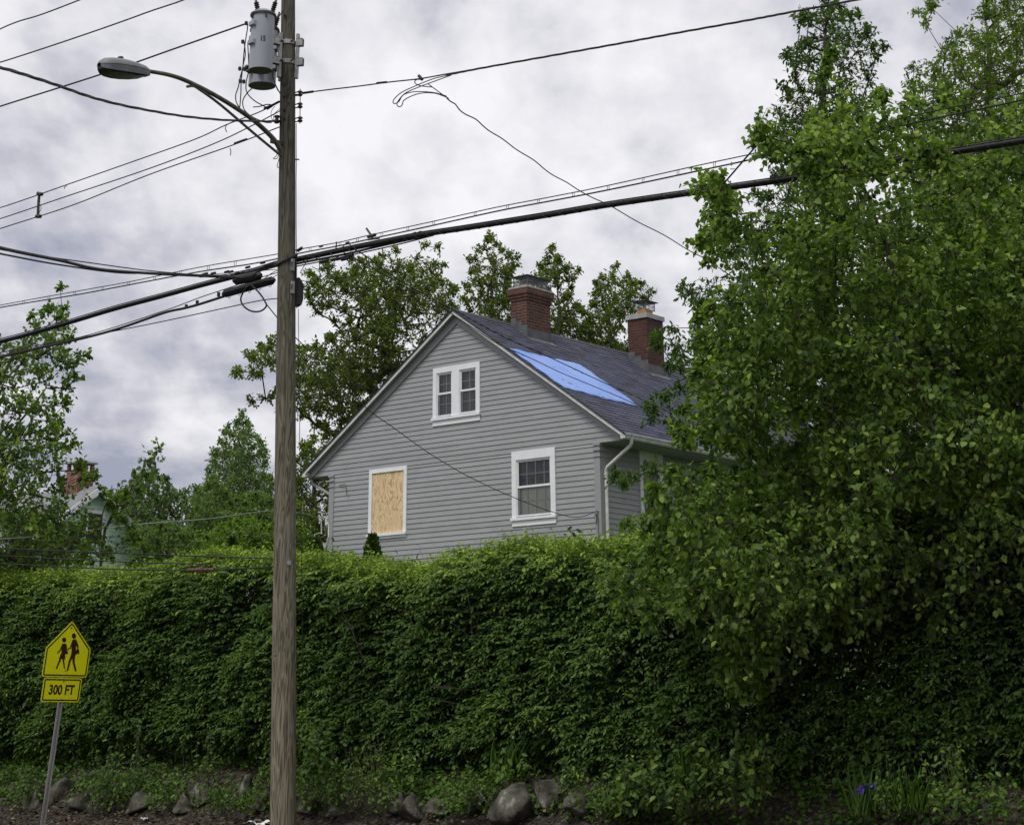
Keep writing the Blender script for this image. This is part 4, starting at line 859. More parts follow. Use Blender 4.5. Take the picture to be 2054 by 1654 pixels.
m = MB(); m.tube(st([(79, 388), (77, 412), (76, 435)]), .022, 6); m.tube(st([(76, 388), (84, 390)]), .03, 6); m.tube(st([(73, 434), (81, 434)]), .03, 6); m.tube(st([(78, 405), (83, 418), (77, 430)]), .005, 5); tag(m.build('wire_spacer', M['darksteel'], None), 'small vertical spacer bar tying three slim wires at far left', 'spacer')
# dead-end grips and stubs near the pole
for pts in ([(455, 248), (452, 255), (455, 265)], [(461, 297), (463, 303), (462, 312)], [(133, 373), (130, 376), (129, 379)]):
    pass
m = MB(); m.tube(spline(st([(470, 243), (456, 250), (452, 258), (455, 265)])), .006, 5); m.tube(spline(st([(461, 297), (463, 304), (462, 312)])), .006, 5); m.tube(spline(st([(134, 373), (130, 375), (129, 379)])), .006, 5)
m.tube(st([(470, 288), (495, 279)]), .014, 6); m.tube(st([(530, 218), (549, 210), (560, 204)]), .016, 6); m.tube(spline(st([(508, 215), (520, 214), (535, 210), (547, 212), (536, 220)])), .008, 5)
m.tube(spline(st([(551, 213), (544, 225), (545, 238), (551, 243)])), .004, 5); m.tube(spline(st([(564, 216), (551, 228), (549, 240), (556, 239)])), .004, 5)
tag(m.build('wire_tails', M['wire'], None), 'loose wire tails and clamps left of the pole beneath the transformers', 'wire')
# twisted triplex towards the far side of the street, and the lower pair
def toward(l, Ya): n_ = len(l); return [at(x, y, Ya + (22.0 - Ya) * (i / (n_ - 1)) ** .9) for i, (x, y) in enumerate(l)]
base = spline(toward([(-60, 122), (27, 143), (120, 173), (200, 200), (300, 222), (400, 237), (500, 243), (563, 243)], 12.0), 14)
root = thing('service_cable', base[-1], 'twisted three strand cable sweeping from left edge past the lamp arm to the pole', 'cable')
for j in range(3):
    pts = [p + .0075 * np.array([math.cos(i * .42 + j * 2.09), 0, math.sin(i * .42 + j * 2.09)]) for i, p in enumerate(base)]
    m = MB(); m.tube(pts, .0085 if j else .007, 6); m.build('strand', M['wire'], root, smooth=True)
cable('phone_cable', toward([(-60, 482), (27, 503), (120, 522), (200, 540), (300, 548), (400, 553), (480, 557)], 14.), .016, 'thick black cable drooping from the left edge to the splice closure', 'cable')
cable('phone_cable', toward([(-60, 496), (27, 514), (120, 531), (240, 547), (330, 548), (460, 556)], 14.5), .009, 'thin black cable just under the thick one drooping from the left edge', 'cable')
cable('phone_cable', toward([(-60, 486), (27, 505), (180, 527), (300, 543), (400, 551), (470, 552)], 14.2), .006, 'slimmest support strand drooping from the left edge to the splice closure', 'cable')
# lashed strand + cable with ties
up_ = [(-80, 628), (27, 607), (160, 583), (260, 565), (400, 536), (500, 519), (565, 508), (606, 499), (680, 486), (740, 472), (860, 446), (1000, 415), (1100, 396), (1220, 372), (1400, 332), (1530, 304), (1700, 263), (1850, 228), (2027, 192), (2120, 170)]
lo_ = [(-80, 632), (27, 612), (160, 590), (260, 571), (400, 545), (500, 530), (565, 517), (606, 507), (680, 493), (740, 480), (860, 454), (1000, 423), (1100, 404), (1220, 381), (1400, 343), (1530, 315), (1700, 276), (1850, 243), (2027, 206), (2120, 185)]
root = thing('lashed_cable', street(575, 510), 'slim double line with small ties running full width just above the thick cable', 'cable', G)
m = MB(); m.tube(spline(st(up_)), .006, 6); m.build('support_strand', M['wire'], root, smooth=True)
m = MB(); m.tube(spline(st(lo_)), .0085, 6); m.build('cable', M['wire'], root, smooth=True)
ux_, uy_ = zip(*up_); lx_, ly_ = zip(*lo_)
for x in (47, 98, 150, 206, 258, 310, 362, 418, 472, 622, 682, 717, 766, 818, 870, 953, 1018, 1080, 1150, 1220, 1290, 1360, 1433, 1510):
    m = MB()
    for dx_ in (-2, 2): m.tube([street(x + dx_, np.interp(x, ux_, uy_), 0), street(x + dx_ * .8, np.interp(x, lx_, ly_), 0)], .003, 4)
    m.build('tie', M['wire'], root)
m = MB(); m.tube(st([(735, 458), (744, 471)]), .013, 6); m.tube(st([(738, 475), (753, 471)]), .022, 6); m.tube(st([(741, 473), (748, 478)]), .012, 6); m.tube(st([(597, 503), (606, 497)]), .02, 6); m.tube(st([(738, 481), (761, 478)]), .010, 6); m.tube(st([(675, 485), (674, 498)]), .009, 6)
for x, y in ((644, 494), (697, 487), (831, 468), (842, 466)): m.tube(st([(x - 3, y + 1), (x + 3, y - 1)]), .014, 6)
tag(m.build('cable_clamps', M['darksteel'], None), 'small clamps and a stub on the lashed strand right of the pole', 'clamp')
# main thick bundle
root = thing('cable_bundle', street(575, 524), 'thickest black cable bundle crossing the whole picture behind the pole', 'cable', G)
mn = [(-80, 703), (27, 677), (130, 648), (230, 618), (320, 594), (400, 572), (480, 551), (565, 527), (606, 518), (700, 498), (780, 482), (850, 469), (930, 457), (1000, 446), (1100, 430), (1200, 413), (1320, 395), (1440, 378), (1560, 361), (1690, 340), (1820, 317), (1940, 299), (2027, 285), (2120, 270)]
for nm, dy_, r_ in (('cable', 0, .021), ('cable', 3.2, .019), ('support_strand', -4.5, .007)):
    m = MB(); m.tube(spline(st([(x, y + dy_ * (1 + .35 * max(0, (x - 800) / 1000)) * (1 if x > 100 else 1)) for x, y in mn], .02 * (dy_ > 0))), r_, 8); m.build(nm, M['wire'], root, smooth=True)
m = MB(); ctr = spline(st([(x, y + 1.5) for x, y in mn]), 40); m.tube([p + .031 * (math.cos(i * .5) * NN + math.sin(i * .5) * np.array([0, 0, 1])) for i, p in enumerate(ctr) if i > 440], .0022, 4); m.build('lashing_wire', M['darksteel'], root)
cable('phone_cable', st([(590, 530), (640, 520), (700, 508), (760, 494), (850, 474), (900, 463)], .03), .014, 'short cable joining the underside of the thick bundle right of the pole', 'cable', G)
cable('phone_cable', st([(590, 535), (650, 523), (720, 508), (800, 490), (870, 472)], .06), .008, 'thin cable hugging the underside of the thick bundle right of the pole', 'cable', G)
root = thing('lashed_cable', street(575, 590), 'second thick cable rising from lower left edge to the lower splice closure', 'cable', G)
l2 = [(-80, 735), (27, 710), (100, 693), (180, 675), (250, 655), (330, 627), (370, 618), (400, 610), (450, 594)]
m = MB(); m.tube(spline(st(l2)), .017, 7); m.build('cable', M['wire'], root, smooth=True)
m = MB(); m.tube(spline(st([(-80, 733), (27, 707), (180, 671), (330, 623), (400, 597), (460, 577), (500, 563), (563, 545)])), .006, 6); m.build('support_strand', M['wire'], root, smooth=True)
for x in (372, 394, 437): m = MB(); m.box(street(x - 2, np.interp(x, [330, 460], [626, 577]) + 9), A * -.03, NN * .03, (0, 0, .055)); m.build('spacer_block', M['blackplastic'], root)
cable('power_line', st([(-80, 722), (27, 702), (160, 677), (300, 650), (440, 620), (520, 603), (563, 598)]), .0065, 'thin straight wire from lower left edge to the pole under the splice closures', 'wire', G)
# tangle of short jumpers by the pole
m = MB()
for pts in ([(380, 553), (450, 548), (500, 540), (565, 520)], [(400, 556), (470, 553), (520, 543), (563, 532)], [(430, 553), (500, 545), (560, 540)], [(455, 553), (500, 552), (530, 534), (563, 526)], [(525, 563), (545, 548), (563, 540)], [(530, 572), (548, 556), (563, 549)],
            [(606, 528), (618, 516), (640, 520), (655, 531), (675, 534)], [(626, 535), (640, 540), (665, 532), (676, 514)], [(685, 497), (697, 489), (712, 498), (717, 508)], [(700, 500), (712, 520), (716, 540), (704, 560)], [(604, 562), (620, 566), (636, 565), (655, 553), (672, 528)], [(618, 520), (609, 535), (602, 548)], [(640, 512), (641, 540), (644, 570), (650, 600)], [(663, 506), (670, 520), (680, 512)]):
    m.tube(spline(st(pts, -.03)), .005, 5)
for x, y in ((403, 553), (412, 550), (428, 549), (455, 546), (463, 546), (475, 549), (497, 537), (527, 528), (555, 533)): m.tube(st([(x - 4, y), (x + 4, y - 2)], -.03), .016, 6)
for x, y in ((650, 524), (672, 520), (683, 518), (693, 519), (700, 513)): m.tube(st([(x - 8, y + 2), (x + 8, y - 2)], -.03), .02, 6)
tag(m.build('jumper_wires', M['wire'], None), 'tangle of short jumper wires and clamps on both sides of the pole', 'wire')
def splice(pts, r, label):
    p0, p1 = [street(x, y, -.06) for x, y in pts]; d = p1 - p0; Ln = np.linalg.norm(d); root = thing('splice_closure', p0, label, 'closure')
    m = MB(); m.lathe(p0, d, [(0, r * .45), (.03, r * .75), (.05, r * .75), (.055, r), (Ln - .055, r), (Ln - .05, r * .75), (Ln - .03, r * .75), (Ln, r * .4)], 18); bd = m.build('body', M['blackplastic'], root, smooth=True)
    m = MB(); u = unit(d); q = unit(np.cross(u, [0, 0, 1])); w2 = np.cross(q, u)
    for s in (-1, 1): m.box(p0 + u * .07 + q * r * .9 * s - w2 * .012, u * (Ln - .14), q * .018 * s, w2 * .024)
    m.build('flange', M['blackplastic'], root)
    m = MB()
    for i in range(5): c = p0 + u * (.1 + (Ln - .2) * i / 4); m.tube([c - w2 * r * 1.0, c - w2 * (r + .02) + q * -.01, c - w2 * (r + .01) - q * .03, c - q * (r + .01), c - q * (r + .012) + w2 * r * .5], .004, 4)
    m.build('buckles', M['steel'], root)
splice([(469, 563), (524, 552)], .062, 'upper black cylindrical splice closure hung left of the pole')
splice([(447, 590), (551, 561)], .052, 'lower and longer black splice closure hung left of the pole')
cable('cable_loop', st([(548, 561), (520, 565), (498, 574), (487, 588), (483, 602), (490, 615), (505, 624), (522, 624), (534, 614), (530, 602), (518, 585), (500, 568)], -.12), .011, 'round slack loop of black cable hanging under the splice closures', 'cable', n=8)
# upper right service line and the drop with its drip loops
cable('power_line', st([(607, 187), (660, 180), (720, 173), (780, 165), (843, 158), (900, 148), (1000, 131)], -.05), .0085, 'bare messenger wire from the spool rack to the drip loops', 'wire', G)
root = thing('service_cable', street(1000, 131), 'thick upper cable leaving the top edge right of the pole', 'cable', G)
for j in range(3):
    bs = spline(st([(895, 151), (960, 138), (1100, 113), (1240, 88), (1360, 66), (1500, 41), (1590, 24), (1760, -8), (2100, -75)], -.05), 16)
    m = MB(); m.tube([p + .006 * np.array([math.cos(i * .5 + j * 2.1), 0, math.sin(i * .5 + j * 2.1)]) for i, p in enumerate(bs)], .0075, 6); m.build('strand', M['wire'], root, smooth=True)
dl_ = thing('drip_loops', street(846, 158, -.06), 'looped wire ends where the thin drop leaves the upper right cable', 'wire')
for pts in ([(905, 150), (870, 158), (830, 174), (805, 186), (790, 200), (790, 208), (800, 204), (810, 190), (835, 184), (870, 186), (895, 193)], [(905, 151), (875, 162), (840, 175), (812, 188), (797, 206), (799, 214), (806, 212), (812, 200), (840, 188), (870, 187), (895, 195)], [(848, 160), (836, 160), (832, 166), (842, 172), (867, 175)], [(858, 168), (885, 188), (900, 198)]):
    m = MB(); m.tube(spline(st(pts, -.06)), .0065, 5); m.build('loop', M['wire'], dl_, smooth=True)
for pts, rr_ in (([(840, 152), (847, 160)], .02), ([(756, 167), (776, 165)], .014), ([(607, 187), (628, 184)], .016)): m = MB(); m.tube(st(pts, -.06), rr_, 6); m.build('clamp', M['wire'], dl_)
dp = [(890, 192), (905, 203), (925, 222), (960, 245), (1000, 275), (1050, 308), (1100, 344), (1150, 375), (1220, 412), (1300, 455), (1380, 500), (1435, 532), (1500, 575), (1560, 620)]
dl = [at(x, y, 21.0 + 14 * i / (len(dp) - 1)) for i, (x, y) in enumerate(dp)]; bs = spline(dl, 8)
cable('service_drop', [p + .010 * np.array([math.cos(i * .6), 0, math.sin(i * .6)]) for i, p in enumerate(bs)], .009, 'thin drop wire slanting down across the sky into the right hand trees', 'wire', sm=False)
def drop(pts, Y0, Y1, r, label): 
    n_ = len(pts); x0, x1 = pts[0][0], pts[-1][0]; return cable('service_drop', [at(x, y, Y0 + (Y1 - Y0) * (x - x0) / (x1 - x0)) for x, y in pts], r, label, 'wire')
drop([(700, 495), (730, 511), (780, 548), (840, 585), (880, 606), (910, 621), (960, 649), (1020, 680), (1080, 706), (1140, 734), (1200, 762), (1280, 797), (1360, 835)], 21.3, 33., .0075, 'upper of two thin wires passing in front of the slate roof')
drop([(690, 507), (730, 528), (780, 556), (830, 584), (880, 612), (940, 652), (1000, 690), (1060, 716), (1120, 745), (1180, 770), (1240, 795), (1330, 835)], 21.5, 33., .0065, 'lower of two thin wires passing in front of the slate roof')
e_ = H(.05, -.12, 5.60)
cable('service_drop', [at(x, y, Y) for x, y, Y in ((536, 612, 22.), (563, 645, 22.8), (600, 684, 24.), (660, 741, 26.), (735, 818, 28.5), (790, 858, 30.), (860, 908, 31.8), (930, 950, 33.2), (1000, 984, 34.6), (1060, 1009, 35.6), (1120, 1030, 36.3), (1160, 1037, 36.6))] + [e_], .007, 'single thin wire slanting across the gable to the right corner board', 'wire')
cable('service_drop', [at(x, y, Y) for x, y, Y in ((-60, 1085, 26), (100, 1073, 29), (270, 1052, 33), (420, 1040, 37), (560, 1023, 40.5))] + [H(GW + .2, -.05, 6.02)], .009, 'pale thin wire low over the hedge ending at the left corner of the grey house', 'wire', mat='steel')
for k, (l, lb) in enumerate((([(-60, 1112), (27, 1115), (150, 1122), (300, 1128), (420, 1131)], 'top'), ([(-60, 1096), (160, 1106), (280, 1110), (400, 1115), (560, 1120)], 'b'), ([(-60, 1128), (27, 1131), (200, 1140), (330, 1143), (400, 1143), (480, 1140), (553, 1136)], 'c'))):
    lab = ['upper thin wire crossing just above the hedge at far left', 'middle thin wire crossing in front of the mint house', 'lowest guy wire touching the hedge top left of the pole'][k]
    cable('guy_wire', st(l, -.02 * k), .0075, lab, 'wire')
m = MB(); m.tube(st([(378, 1143), (430, 1142)], -.06), .022, 7); m.tube(st([(395, 1143), (410, 1142)], -.06), .035, 7); tag(m.build('strain_insulator', M['rust'], None), 'rusty brown strain insulator on the low wire over the hedge', 'insulator')
# transformer leads
m = MB()
for l in ([(497, 48), (496, 60), (492, 85), (489, 110), (487, 135), (482, 155), (478, 175), (473, 190), (474, 205), (483, 220)], [(490, 85), (492, 110), (488, 130), (484, 160), (483, 190), (481, 215)], [(497, 85), (498, 110), (499, 140), (494, 165), (495, 185), (510, 202), (535, 216)], [(507, 176), (495, 188), (487, 203), (490, 220), (505, 234), (530, 245), (545, 246)], [(546, 145), (549, 160), (555, 175), (563, 190)], [(548, 46), (556, 38), (568, 22)], [(554, 175), (558, 182), (565, 189)]):
    m.tube(spline([at(x, y, 21.6) for x, y in l]), .0075, 6)
for x, y in ((481, 138), (491, 139), (482, 163), (489, 164), (487, 84), (494, 47)): m.tube([at(x - 3, y, 21.55), at(x + 3, y, 21.55)], .024, 7); m.tube([at(x, y - 3.5, 21.5), at(x, y + 3.5, 21.5)], .018, 6)
tag(m.build('transformer_leads', M['wire'], None), 'black leads and connectors hanging from the left side of the transformers', 'wire')

# ------------------------------------------------------------------ street lamp: arm leaves the pole square to the street
Pa = PP(zpole(300))
def lamp_at(px, py): return onplane(px, py, Pa, A)
root = thing('street_lamp', PP(zpole(300)), 'grey cobra head street lamp on a long curved arm fixed to the pole', 'street lamp')
pts = spline([lamp_at(*p) for p in ((292, 142), (341, 151), (382, 166), (443, 198), (504, 238), (545, 275), (562, 300), (569, 318))], 6)
m = MB(); m.tube(pts, [.024 + .011 * i / len(pts) for i in range(len(pts))], 10); m.build('arm', M['armsteel'], root, smooth=True)
m = MB(); m.tube(spline([lamp_at(*p) for p in ((375, 174), (388, 173), (402, 181), (443, 211), (511, 269), (567, 315))], 5), .017, 8); m.build('brace', M['armsteel'], root, smooth=True)
m = MB(); a_, b_ = lamp_at(544, 279), lamp_at(570, 285); m.box(a_ - A * .02, A * .04, b_ - a_, (0, 0, -.05)); c = lamp_at(566, 306); m.box(c - A * .05 + NN * .03, A * .10, NN * .04, (0, 0, -.12)); m.build('mounting_plate', M['darksteel'], root)
m = MB(); m.tube(spline([lamp_at(*p) for p in ((556, 300), (555, 312), (548, 318), (556, 318), (560, 308))], 4), .005, 5); m.tube(spline([lamp_at(*p) for p in ((560, 318), (556, 334), (560, 335), (566, 322))], 4), .005, 5); m.build('lead_wire', M['wire'], root)
# head: nose far from the pole
pb0, pb1 = lamp_at(296, 146), lamp_at(199, 130); ax = pb1 - pb0; HL = np.linalg.norm(ax); ax /= HL; sw_ = A.copy(); upv = np.cross(ax, sw_); upv *= np.sign(upv[2])
secs = [(0, .055, .05, .045), (.05, .075, .06, .045), (.12, .105, .075, .055), (.28, .135, .09, .065), (.46, .158, .10, .07), (.62, .165, .105, .072), (.78, .150, .10, .07), (.90, .115, .085, .06), (.97, .07, .055, .045), (1.0, .03, .02, .02)]
def ringpts(x, w_, hu, hd, half):
    out = []
    for a in np.linspace(0, math.pi, 13):
        cx, sx = math.cos(a), math.sin(a); out.append(pb0 + ax * x * HL + sw_ * w_ * cx + upv * (hu * sx if half else 0))
    return out
m = MB(); ks = 13
for (x, w_, hu, hd) in secs: m.v += [p + upv * .004 for p in ringpts(x, w_, hu, hd, True)]
for i in range(len(secs) - 1):
    for j in range(ks - 1): a = i * ks + j; m.f.append([a, a + 1, a + 1 + ks, a + ks]); m.uv += [(0, 0)] * 4
m.f.append(list(range(ks))); m.uv += [(0, 0)] * ks
head = m.build('head', M['lampgrey'], root, smooth=True)
m = MB()
for (x, w_, hu, hd) in secs: m.v += [pb0 + ax * x * HL + sw_ * w_ * q * k1 - upv * (0 if k1 > .9 else hd) for q, k1 in ((1, .975), (1, .86), (-1, .86), (-1, .975))]
for i in range(len(secs) - 1):
    for j in (0, 1, 2): a = i * 4 + j; m.f.append([a, a + 4, a + 5, a + 1]); m.uv += [(0, 0)] * 4
m.f.append([0, 1, 2, 3]); m.uv += [(0, 0)] * 4
m.build('lower_housing', M['lampgrey'], head)
m = MB(); lp_ = [(x, w_ * .83, hd) for x, w_, hu, hd in secs if .0 < x < .98]; n0 = len(lp_)
for s in (1, -1): m.v += [pb0 + ax * x * HL + sw_ * w_ * s - upv * (hd + .006 + .02 * math.sin(math.pi * i / (n0 - 1))) for i, (x, w_, hd) in enumerate(lp_)]
for i in range(n0 - 1): m.f.append([i, i + 1, n0 + i + 1, n0 + i]); m.uv += [(0, 0)] * 4
m.build('lens', M['lens'], head)
m = MB(); m.lathe(pb0 + ax * .56 * HL + upv * .095, upv, [(0, .035), (.035, .036), (.045, .028), (.048, .01)], 14); m.build('photocell', M['blackplastic'], head, smooth=True)

# ================================================================== school sign
B0 = at(90, 1640, 24.7); B0[2] = ground_z(float(np.dot(NN, B0))) - .02
bx_ = np.array([.777, .629, 0.]); pd = np.array([.0855, -.1055, 1.]); pd /= np.linalg.norm(pd); fn = np.cross(bx_, pd); fn = fn if fn[1] < 0 else -fn
Bm = at(90, 1627, 24.7); B0 = Bm - pd * ((Bm[2] - B0[2]) / pd[2])
sign = thing('school_sign', B0, 'fluorescent yellow school crossing sign reading 300 FT on a leaning steel post', 'road sign')
def SG(u, v, d=0): return Sb + bx_ * u + pd * v + fn * d
topc = at(123.5, 1358, 24.7); tl_ = (topc[2] - B0[2]) / pd[2]; Sb = B0 + pd * tl_
m = MB(); L_ = tl_ + .62
o = B0 - pd * .3
prof = [(-.034, 0), (-.034, -.006), (-.014, -.006), (-.010, -.03), (.010, -.03), (.014, -.006), (.034, -.006), (.034, 0), (.016, 0), (.012, -.024), (-.012, -.024), (-.016, 0)]
m.prism([o + bx_ * x + fn * (y - .004) for x, y in prof], pd * (L_ + .3)); m.build('post', M['post'], sign)
def rounded(poly, r, k=5):
    out = []; n = len(poly)
    for i in range(n):
        p, a, b = np.array(poly[i], float), np.array(poly[i - 1], float), np.array(poly[(i + 1) % n], float)
        da, db = unit(a - p), unit(b - p); ang = math.acos(np.clip(np.dot(da, db), -1, 1)); t = r / math.tan(ang / 2); p0, p1 = p + da * t, p + db * t
        for j in range(k + 1): q = j / k; out.append((1 - q) ** 2 * p0 + 2 * q * (1 - q) * p + q * q * p1)
    return out
def inset(poly, g):
    out = []; n = len(poly); P = [np.array(p, float) for p in poly]
    for i in range(n):
        d1, d2 = unit(P[i] - P[i - 1]), unit(P[(i + 1) % n] - P[i]); n1, n2 = np.array([-d1[1], d1[0]]), np.array([-d2[1], d2[0]])
        bis = unit(n1 + n2); out.append(P[i] + bis * g / np.dot(bis, n1))
    return out
def flat(mb, poly, d): mb.prism([SG(u, v, d - .001) for u, v in poly], fn * .001)
def borderband(mb, poly, g0, g1, r0, d):
    a, b = rounded(inset(poly, g0), r0), rounded(inset(poly, g1), max(.004, r0 - (g1 - g0))); n = len(a)
    for i in range(n): j = (i + 1) % n; mb.quad(SG(*a[i], d), SG(*a[j], d), SG(*b[j], d), SG(*b[i], d))
def plate(name, poly, r, label=None):
    m = MB(); m.prism([SG(u, v, 0) for u, v in rounded(poly, r)], fn * .003); p = m.build(name, M['signyellow'], sign)
    m = MB(); m.prism([SG(u, v, -.0005) for u, v in rounded(poly, r)], fn * -.0008); m.build('backing', M['signback'], p)
    m = MB(); borderband(m, poly, .013, .029, r - .01, .0042); m.build('border', M['signblack'], p)
    return p
hw = .312
pent = plate('sign_panel', [(-hw, 0), (hw, 0), (hw, .335), (0, .662), (-hw, .335)], .035)
# pictogram, traced in sign coordinates from the row/column of the face
def sg(zx, zy):
    v = (1103 - zy) / 963 * .662; u = (zx - (910 + (1103 - zy) * .119)) / 760 * .624; return (u, v)
def poly(l): return [sg(x, y) for x, y in l]
shapes = [
 [(890 + 36 * math.cos(a), 470 + 44 * math.sin(a)) for a in np.linspace(0, 2 * math.pi, 20, endpoint=False)],
 [(1055 + 37 * math.cos(a), 395 + 48 * math.sin(a)) for a in np.linspace(0, 2 * math.pi, 20, endpoint=False)],
 # child: torso with skirt
 [(870, 532), (915, 530), (935, 550), (938, 600), (928, 640), (905, 655), (912, 700), (918, 800), (806, 795), (850, 690), (852, 640), (845, 600), (852, 555)],
 [(852, 550), (866, 575), (842, 648), (786, 706), (772, 692), (822, 640), (842, 580)],
 [(928, 545), (943, 590), (940, 640), (915, 662), (908, 650), (926, 628)],
 [(905, 655), (954, 645), (958, 706), (908, 716)],
 [(816, 796), (850, 800), (778, 968), (760, 960)], [(868, 800), (898, 798), (915, 960), (900, 966)],
 # adult: torso
 [(1035, 455), (1085, 450), (1110, 480), (1100, 560), (1092, 640), (1095, 710), (1080, 730), (1012, 728), (1022, 660), (1018, 590), (1012, 570), (1020, 500)],
 [(1020, 500), (1030, 540), (1003, 610), (950, 636), (944, 622), (990, 595), (1008, 545)],
 [(1100, 470), (1138, 560), (1135, 620), (1112, 640), (1106, 625), (1118, 600), (1095, 540)],
 [(1092, 640), (1146, 620), (1156, 692), (1096, 708)],
 [(1012, 726), (1052, 728), (1022, 800), (1002, 860), (970, 996), (942, 992), (975, 830), (995, 770)], [(1042, 728), (1088, 728), (1082, 770), (1076, 850), (1114, 985), (1086, 1002), (1042, 850), (1030, 770)]]
m = MB()
for i, s in enumerate(shapes): flat(m, poly(s), .0040 + .00012 * i)
m.build('walking_figures', M['signink'], pent)
for u, v in ((0, .58), (0, .075), (0, -.05), (0, -.262)):
    m = MB(); m.prism([SG(u + .008 * math.cos(a), v + .008 * math.sin(a), .003) for a in np.linspace(0, 6.28, 9)[:-1]], fn * .006); m.build('rivet', M['darksteel'], sign)
pw = .264
dpl = plate('distance_plaque', [(-pw - .014, -.290), (pw - .014, -.290), (pw - .014, -.010), (-pw - .014, -.010)], .035)
text_mesh('lettering', '300 FT', M['signink'], dpl, lambda u, v, d: SG(u - .014, v - .200, d), .155, .0045, .80)

# ================================================================== hedge
def hedge():
    rg = np.random.default_rng(11)
    top = [(-60, 1160), (27, 1154), (150, 1156), (300, 1142), (380, 1122), (430, 1112), (550, 1117), (650, 1124), (740, 1138), (850, 1138), (910, 1118), (1060, 1090), (1150, 1094), (1230, 1084), (1500, 1050), (2054, 980), (2200, 970)]
    bot = [(-60, 1508), (27, 1512), (100, 1524), (180, 1500), (300, 1498), (400, 1505), (480, 1512), (600, 1550), (700, 1566), (800, 1566), (870, 1540), (960, 1524), (1100, 1530), (1200, 1556), (1400, 1566), (1600, 1566), (1680, 1558), (2054, 1580), (2200, 1585)]
    V0 = 16.95
    def conv(l, v): q = [onplane(x, y, NN * v, NN) for x, y in l]; s = [float(np.dot(A, p)) for p in q]; z = [p[2] for p in q]; o = np.argsort(s); return np.array(s)[o], np.array(z)[o]
    ts, tz = conv(top, V0 + .25); bs, bz = conv(bot, V0)
    ztop = lambda s: np.interp(s, ts, tz) + .03 * np.sin(s * 2.3) + .022 * np.sin(s * 5.9 + 1); zbot = lambda s: np.interp(s, bs, bz)
    def bulge(s, z): return .09 * np.sin(s * 1.9 + .8 * z) * np.sin(z * 2.7 + s * .6) + .06 * np.sin(s * 4.7 + 2.0 * z + 1) + .045 * np.sin(z * 8.3 + 1.2 * np.sin(s * 3.1)) + .03 * np.sin(s * 11 + z * 6)
    smin, smax = 4.3, 27.5
    root = thing('hedge', sv(15, 17.3, 1.25), 'tall clipped leafy green hedge running the full width of the picture', 'hedge')
    def shoots(n, vo, L0, out_, tone, name, zlo=0., zhi=1., per=8, leaf=.068, holes=True):
        s = rg.uniform(smin, smax, n); a = rg.uniform(zlo, zhi, n); zb, zt = zbot(s), ztop(s); z = zb + (zt - zb) * a
        # thinner skirt at the foot, a bare patch with twigs, rounded shoulders
        v = V0 + vo - bulge(s, z) + .35 * np.clip((z - zt + .25) / .25, 0, 1) ** 2 + .28 * np.clip(.22 - (z - zb), 0, .3) / .22
        c = onplane(515, 1186, NN * V0, NN); hs, hz = np.dot(A, c), c[2]
        keep = np.ones(n, bool)
        if holes: keep &= ~((((s - hs) / .42) ** 2 + ((z - hz) / .17) ** 2 < 1) & (rg.uniform(0, 1, n) < .88))
        if holes:
            gp = np.sin(s * 6.1 + 3 * np.sin(z * 2.1)) * np.sin(z * 7.7 + 2 * np.sin(s * 1.7)); keep &= ~((gp > .72) & (rg.uniform(0, 1, n) < .45))
        s, z, v, a = s[keep], z[keep], v[keep], a[keep]; n = len(s)
        base = A * s[:, None] + NN * v[:, None]; base[:, 2] = z
        d = unit(-NN * out_ + A * rg.normal(0, .65, n)[:, None] + np.array([0, 0, 1.]) * rg.normal(-.02, .32, n)[:, None])
        Ls = L0 * rg.uniform(.5, 1.25, n)
        t = np.linspace(.05, 1, per)[None, :]; P = base[:, None] + d[:, None] * (Ls[:, None] * t)[..., None] + np.array([0, 0, -1.]) * (Ls[:, None] * t ** 2 * .22)[..., None]
        side = unit(np.cross(d, [0, 0, 1.])); alt = np.where(np.arange(per) % 2 == 0, 1., -1.)
        D = side[:, None] * alt[None, :, None] * .85 + d[:, None] * .6 + np.array([0, 0, -.38]) + rg.normal(0, .22, (n, per, 3)); D[:, -1] = d + np.array([0, 0, -.35])
        Nn = np.array([0, 0, 1.]) * .75 + (-NN) * .42 + rg.normal(0, .30, (n, per, 3))
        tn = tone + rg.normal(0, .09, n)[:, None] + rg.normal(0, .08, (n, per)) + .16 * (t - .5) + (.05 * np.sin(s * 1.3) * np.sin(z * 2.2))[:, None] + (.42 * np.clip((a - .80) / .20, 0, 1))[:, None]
        ln = leaf * rg.uniform(.7, 1.2, (n, per))
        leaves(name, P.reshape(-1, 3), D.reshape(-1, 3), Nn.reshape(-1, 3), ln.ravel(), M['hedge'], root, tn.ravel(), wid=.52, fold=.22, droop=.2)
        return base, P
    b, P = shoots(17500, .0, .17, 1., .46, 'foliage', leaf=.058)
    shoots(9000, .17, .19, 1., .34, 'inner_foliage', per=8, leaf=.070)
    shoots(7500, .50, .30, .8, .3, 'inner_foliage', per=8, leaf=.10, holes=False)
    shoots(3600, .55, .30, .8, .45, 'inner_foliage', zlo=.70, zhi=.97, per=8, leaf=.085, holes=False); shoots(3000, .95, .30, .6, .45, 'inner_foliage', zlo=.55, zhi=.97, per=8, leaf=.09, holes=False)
    # top surface with upright fresh growth
    n = 8200; s = rg.uniform(smin, smax, n); v = V0 + rg.uniform(.0, 1.35, n); z = ztop(s) - .07 + rg.normal(0, .03, n) - .10 * np.clip((V0 + .18 - v) / .18, 0, 1)
    base = A * s[:, None] + NN * v[:, None]; base[:, 2] = z; per = 8
    d = unit(rg.normal(0, .55, (n, 3)) * [1, 1, .2] + [0, 0, 1] - NN * .25); tall = rg.uniform(0, 1, n) > .965; Ls = rg.uniform(.08, .20, n) * np.where(tall, 1.9, 1)
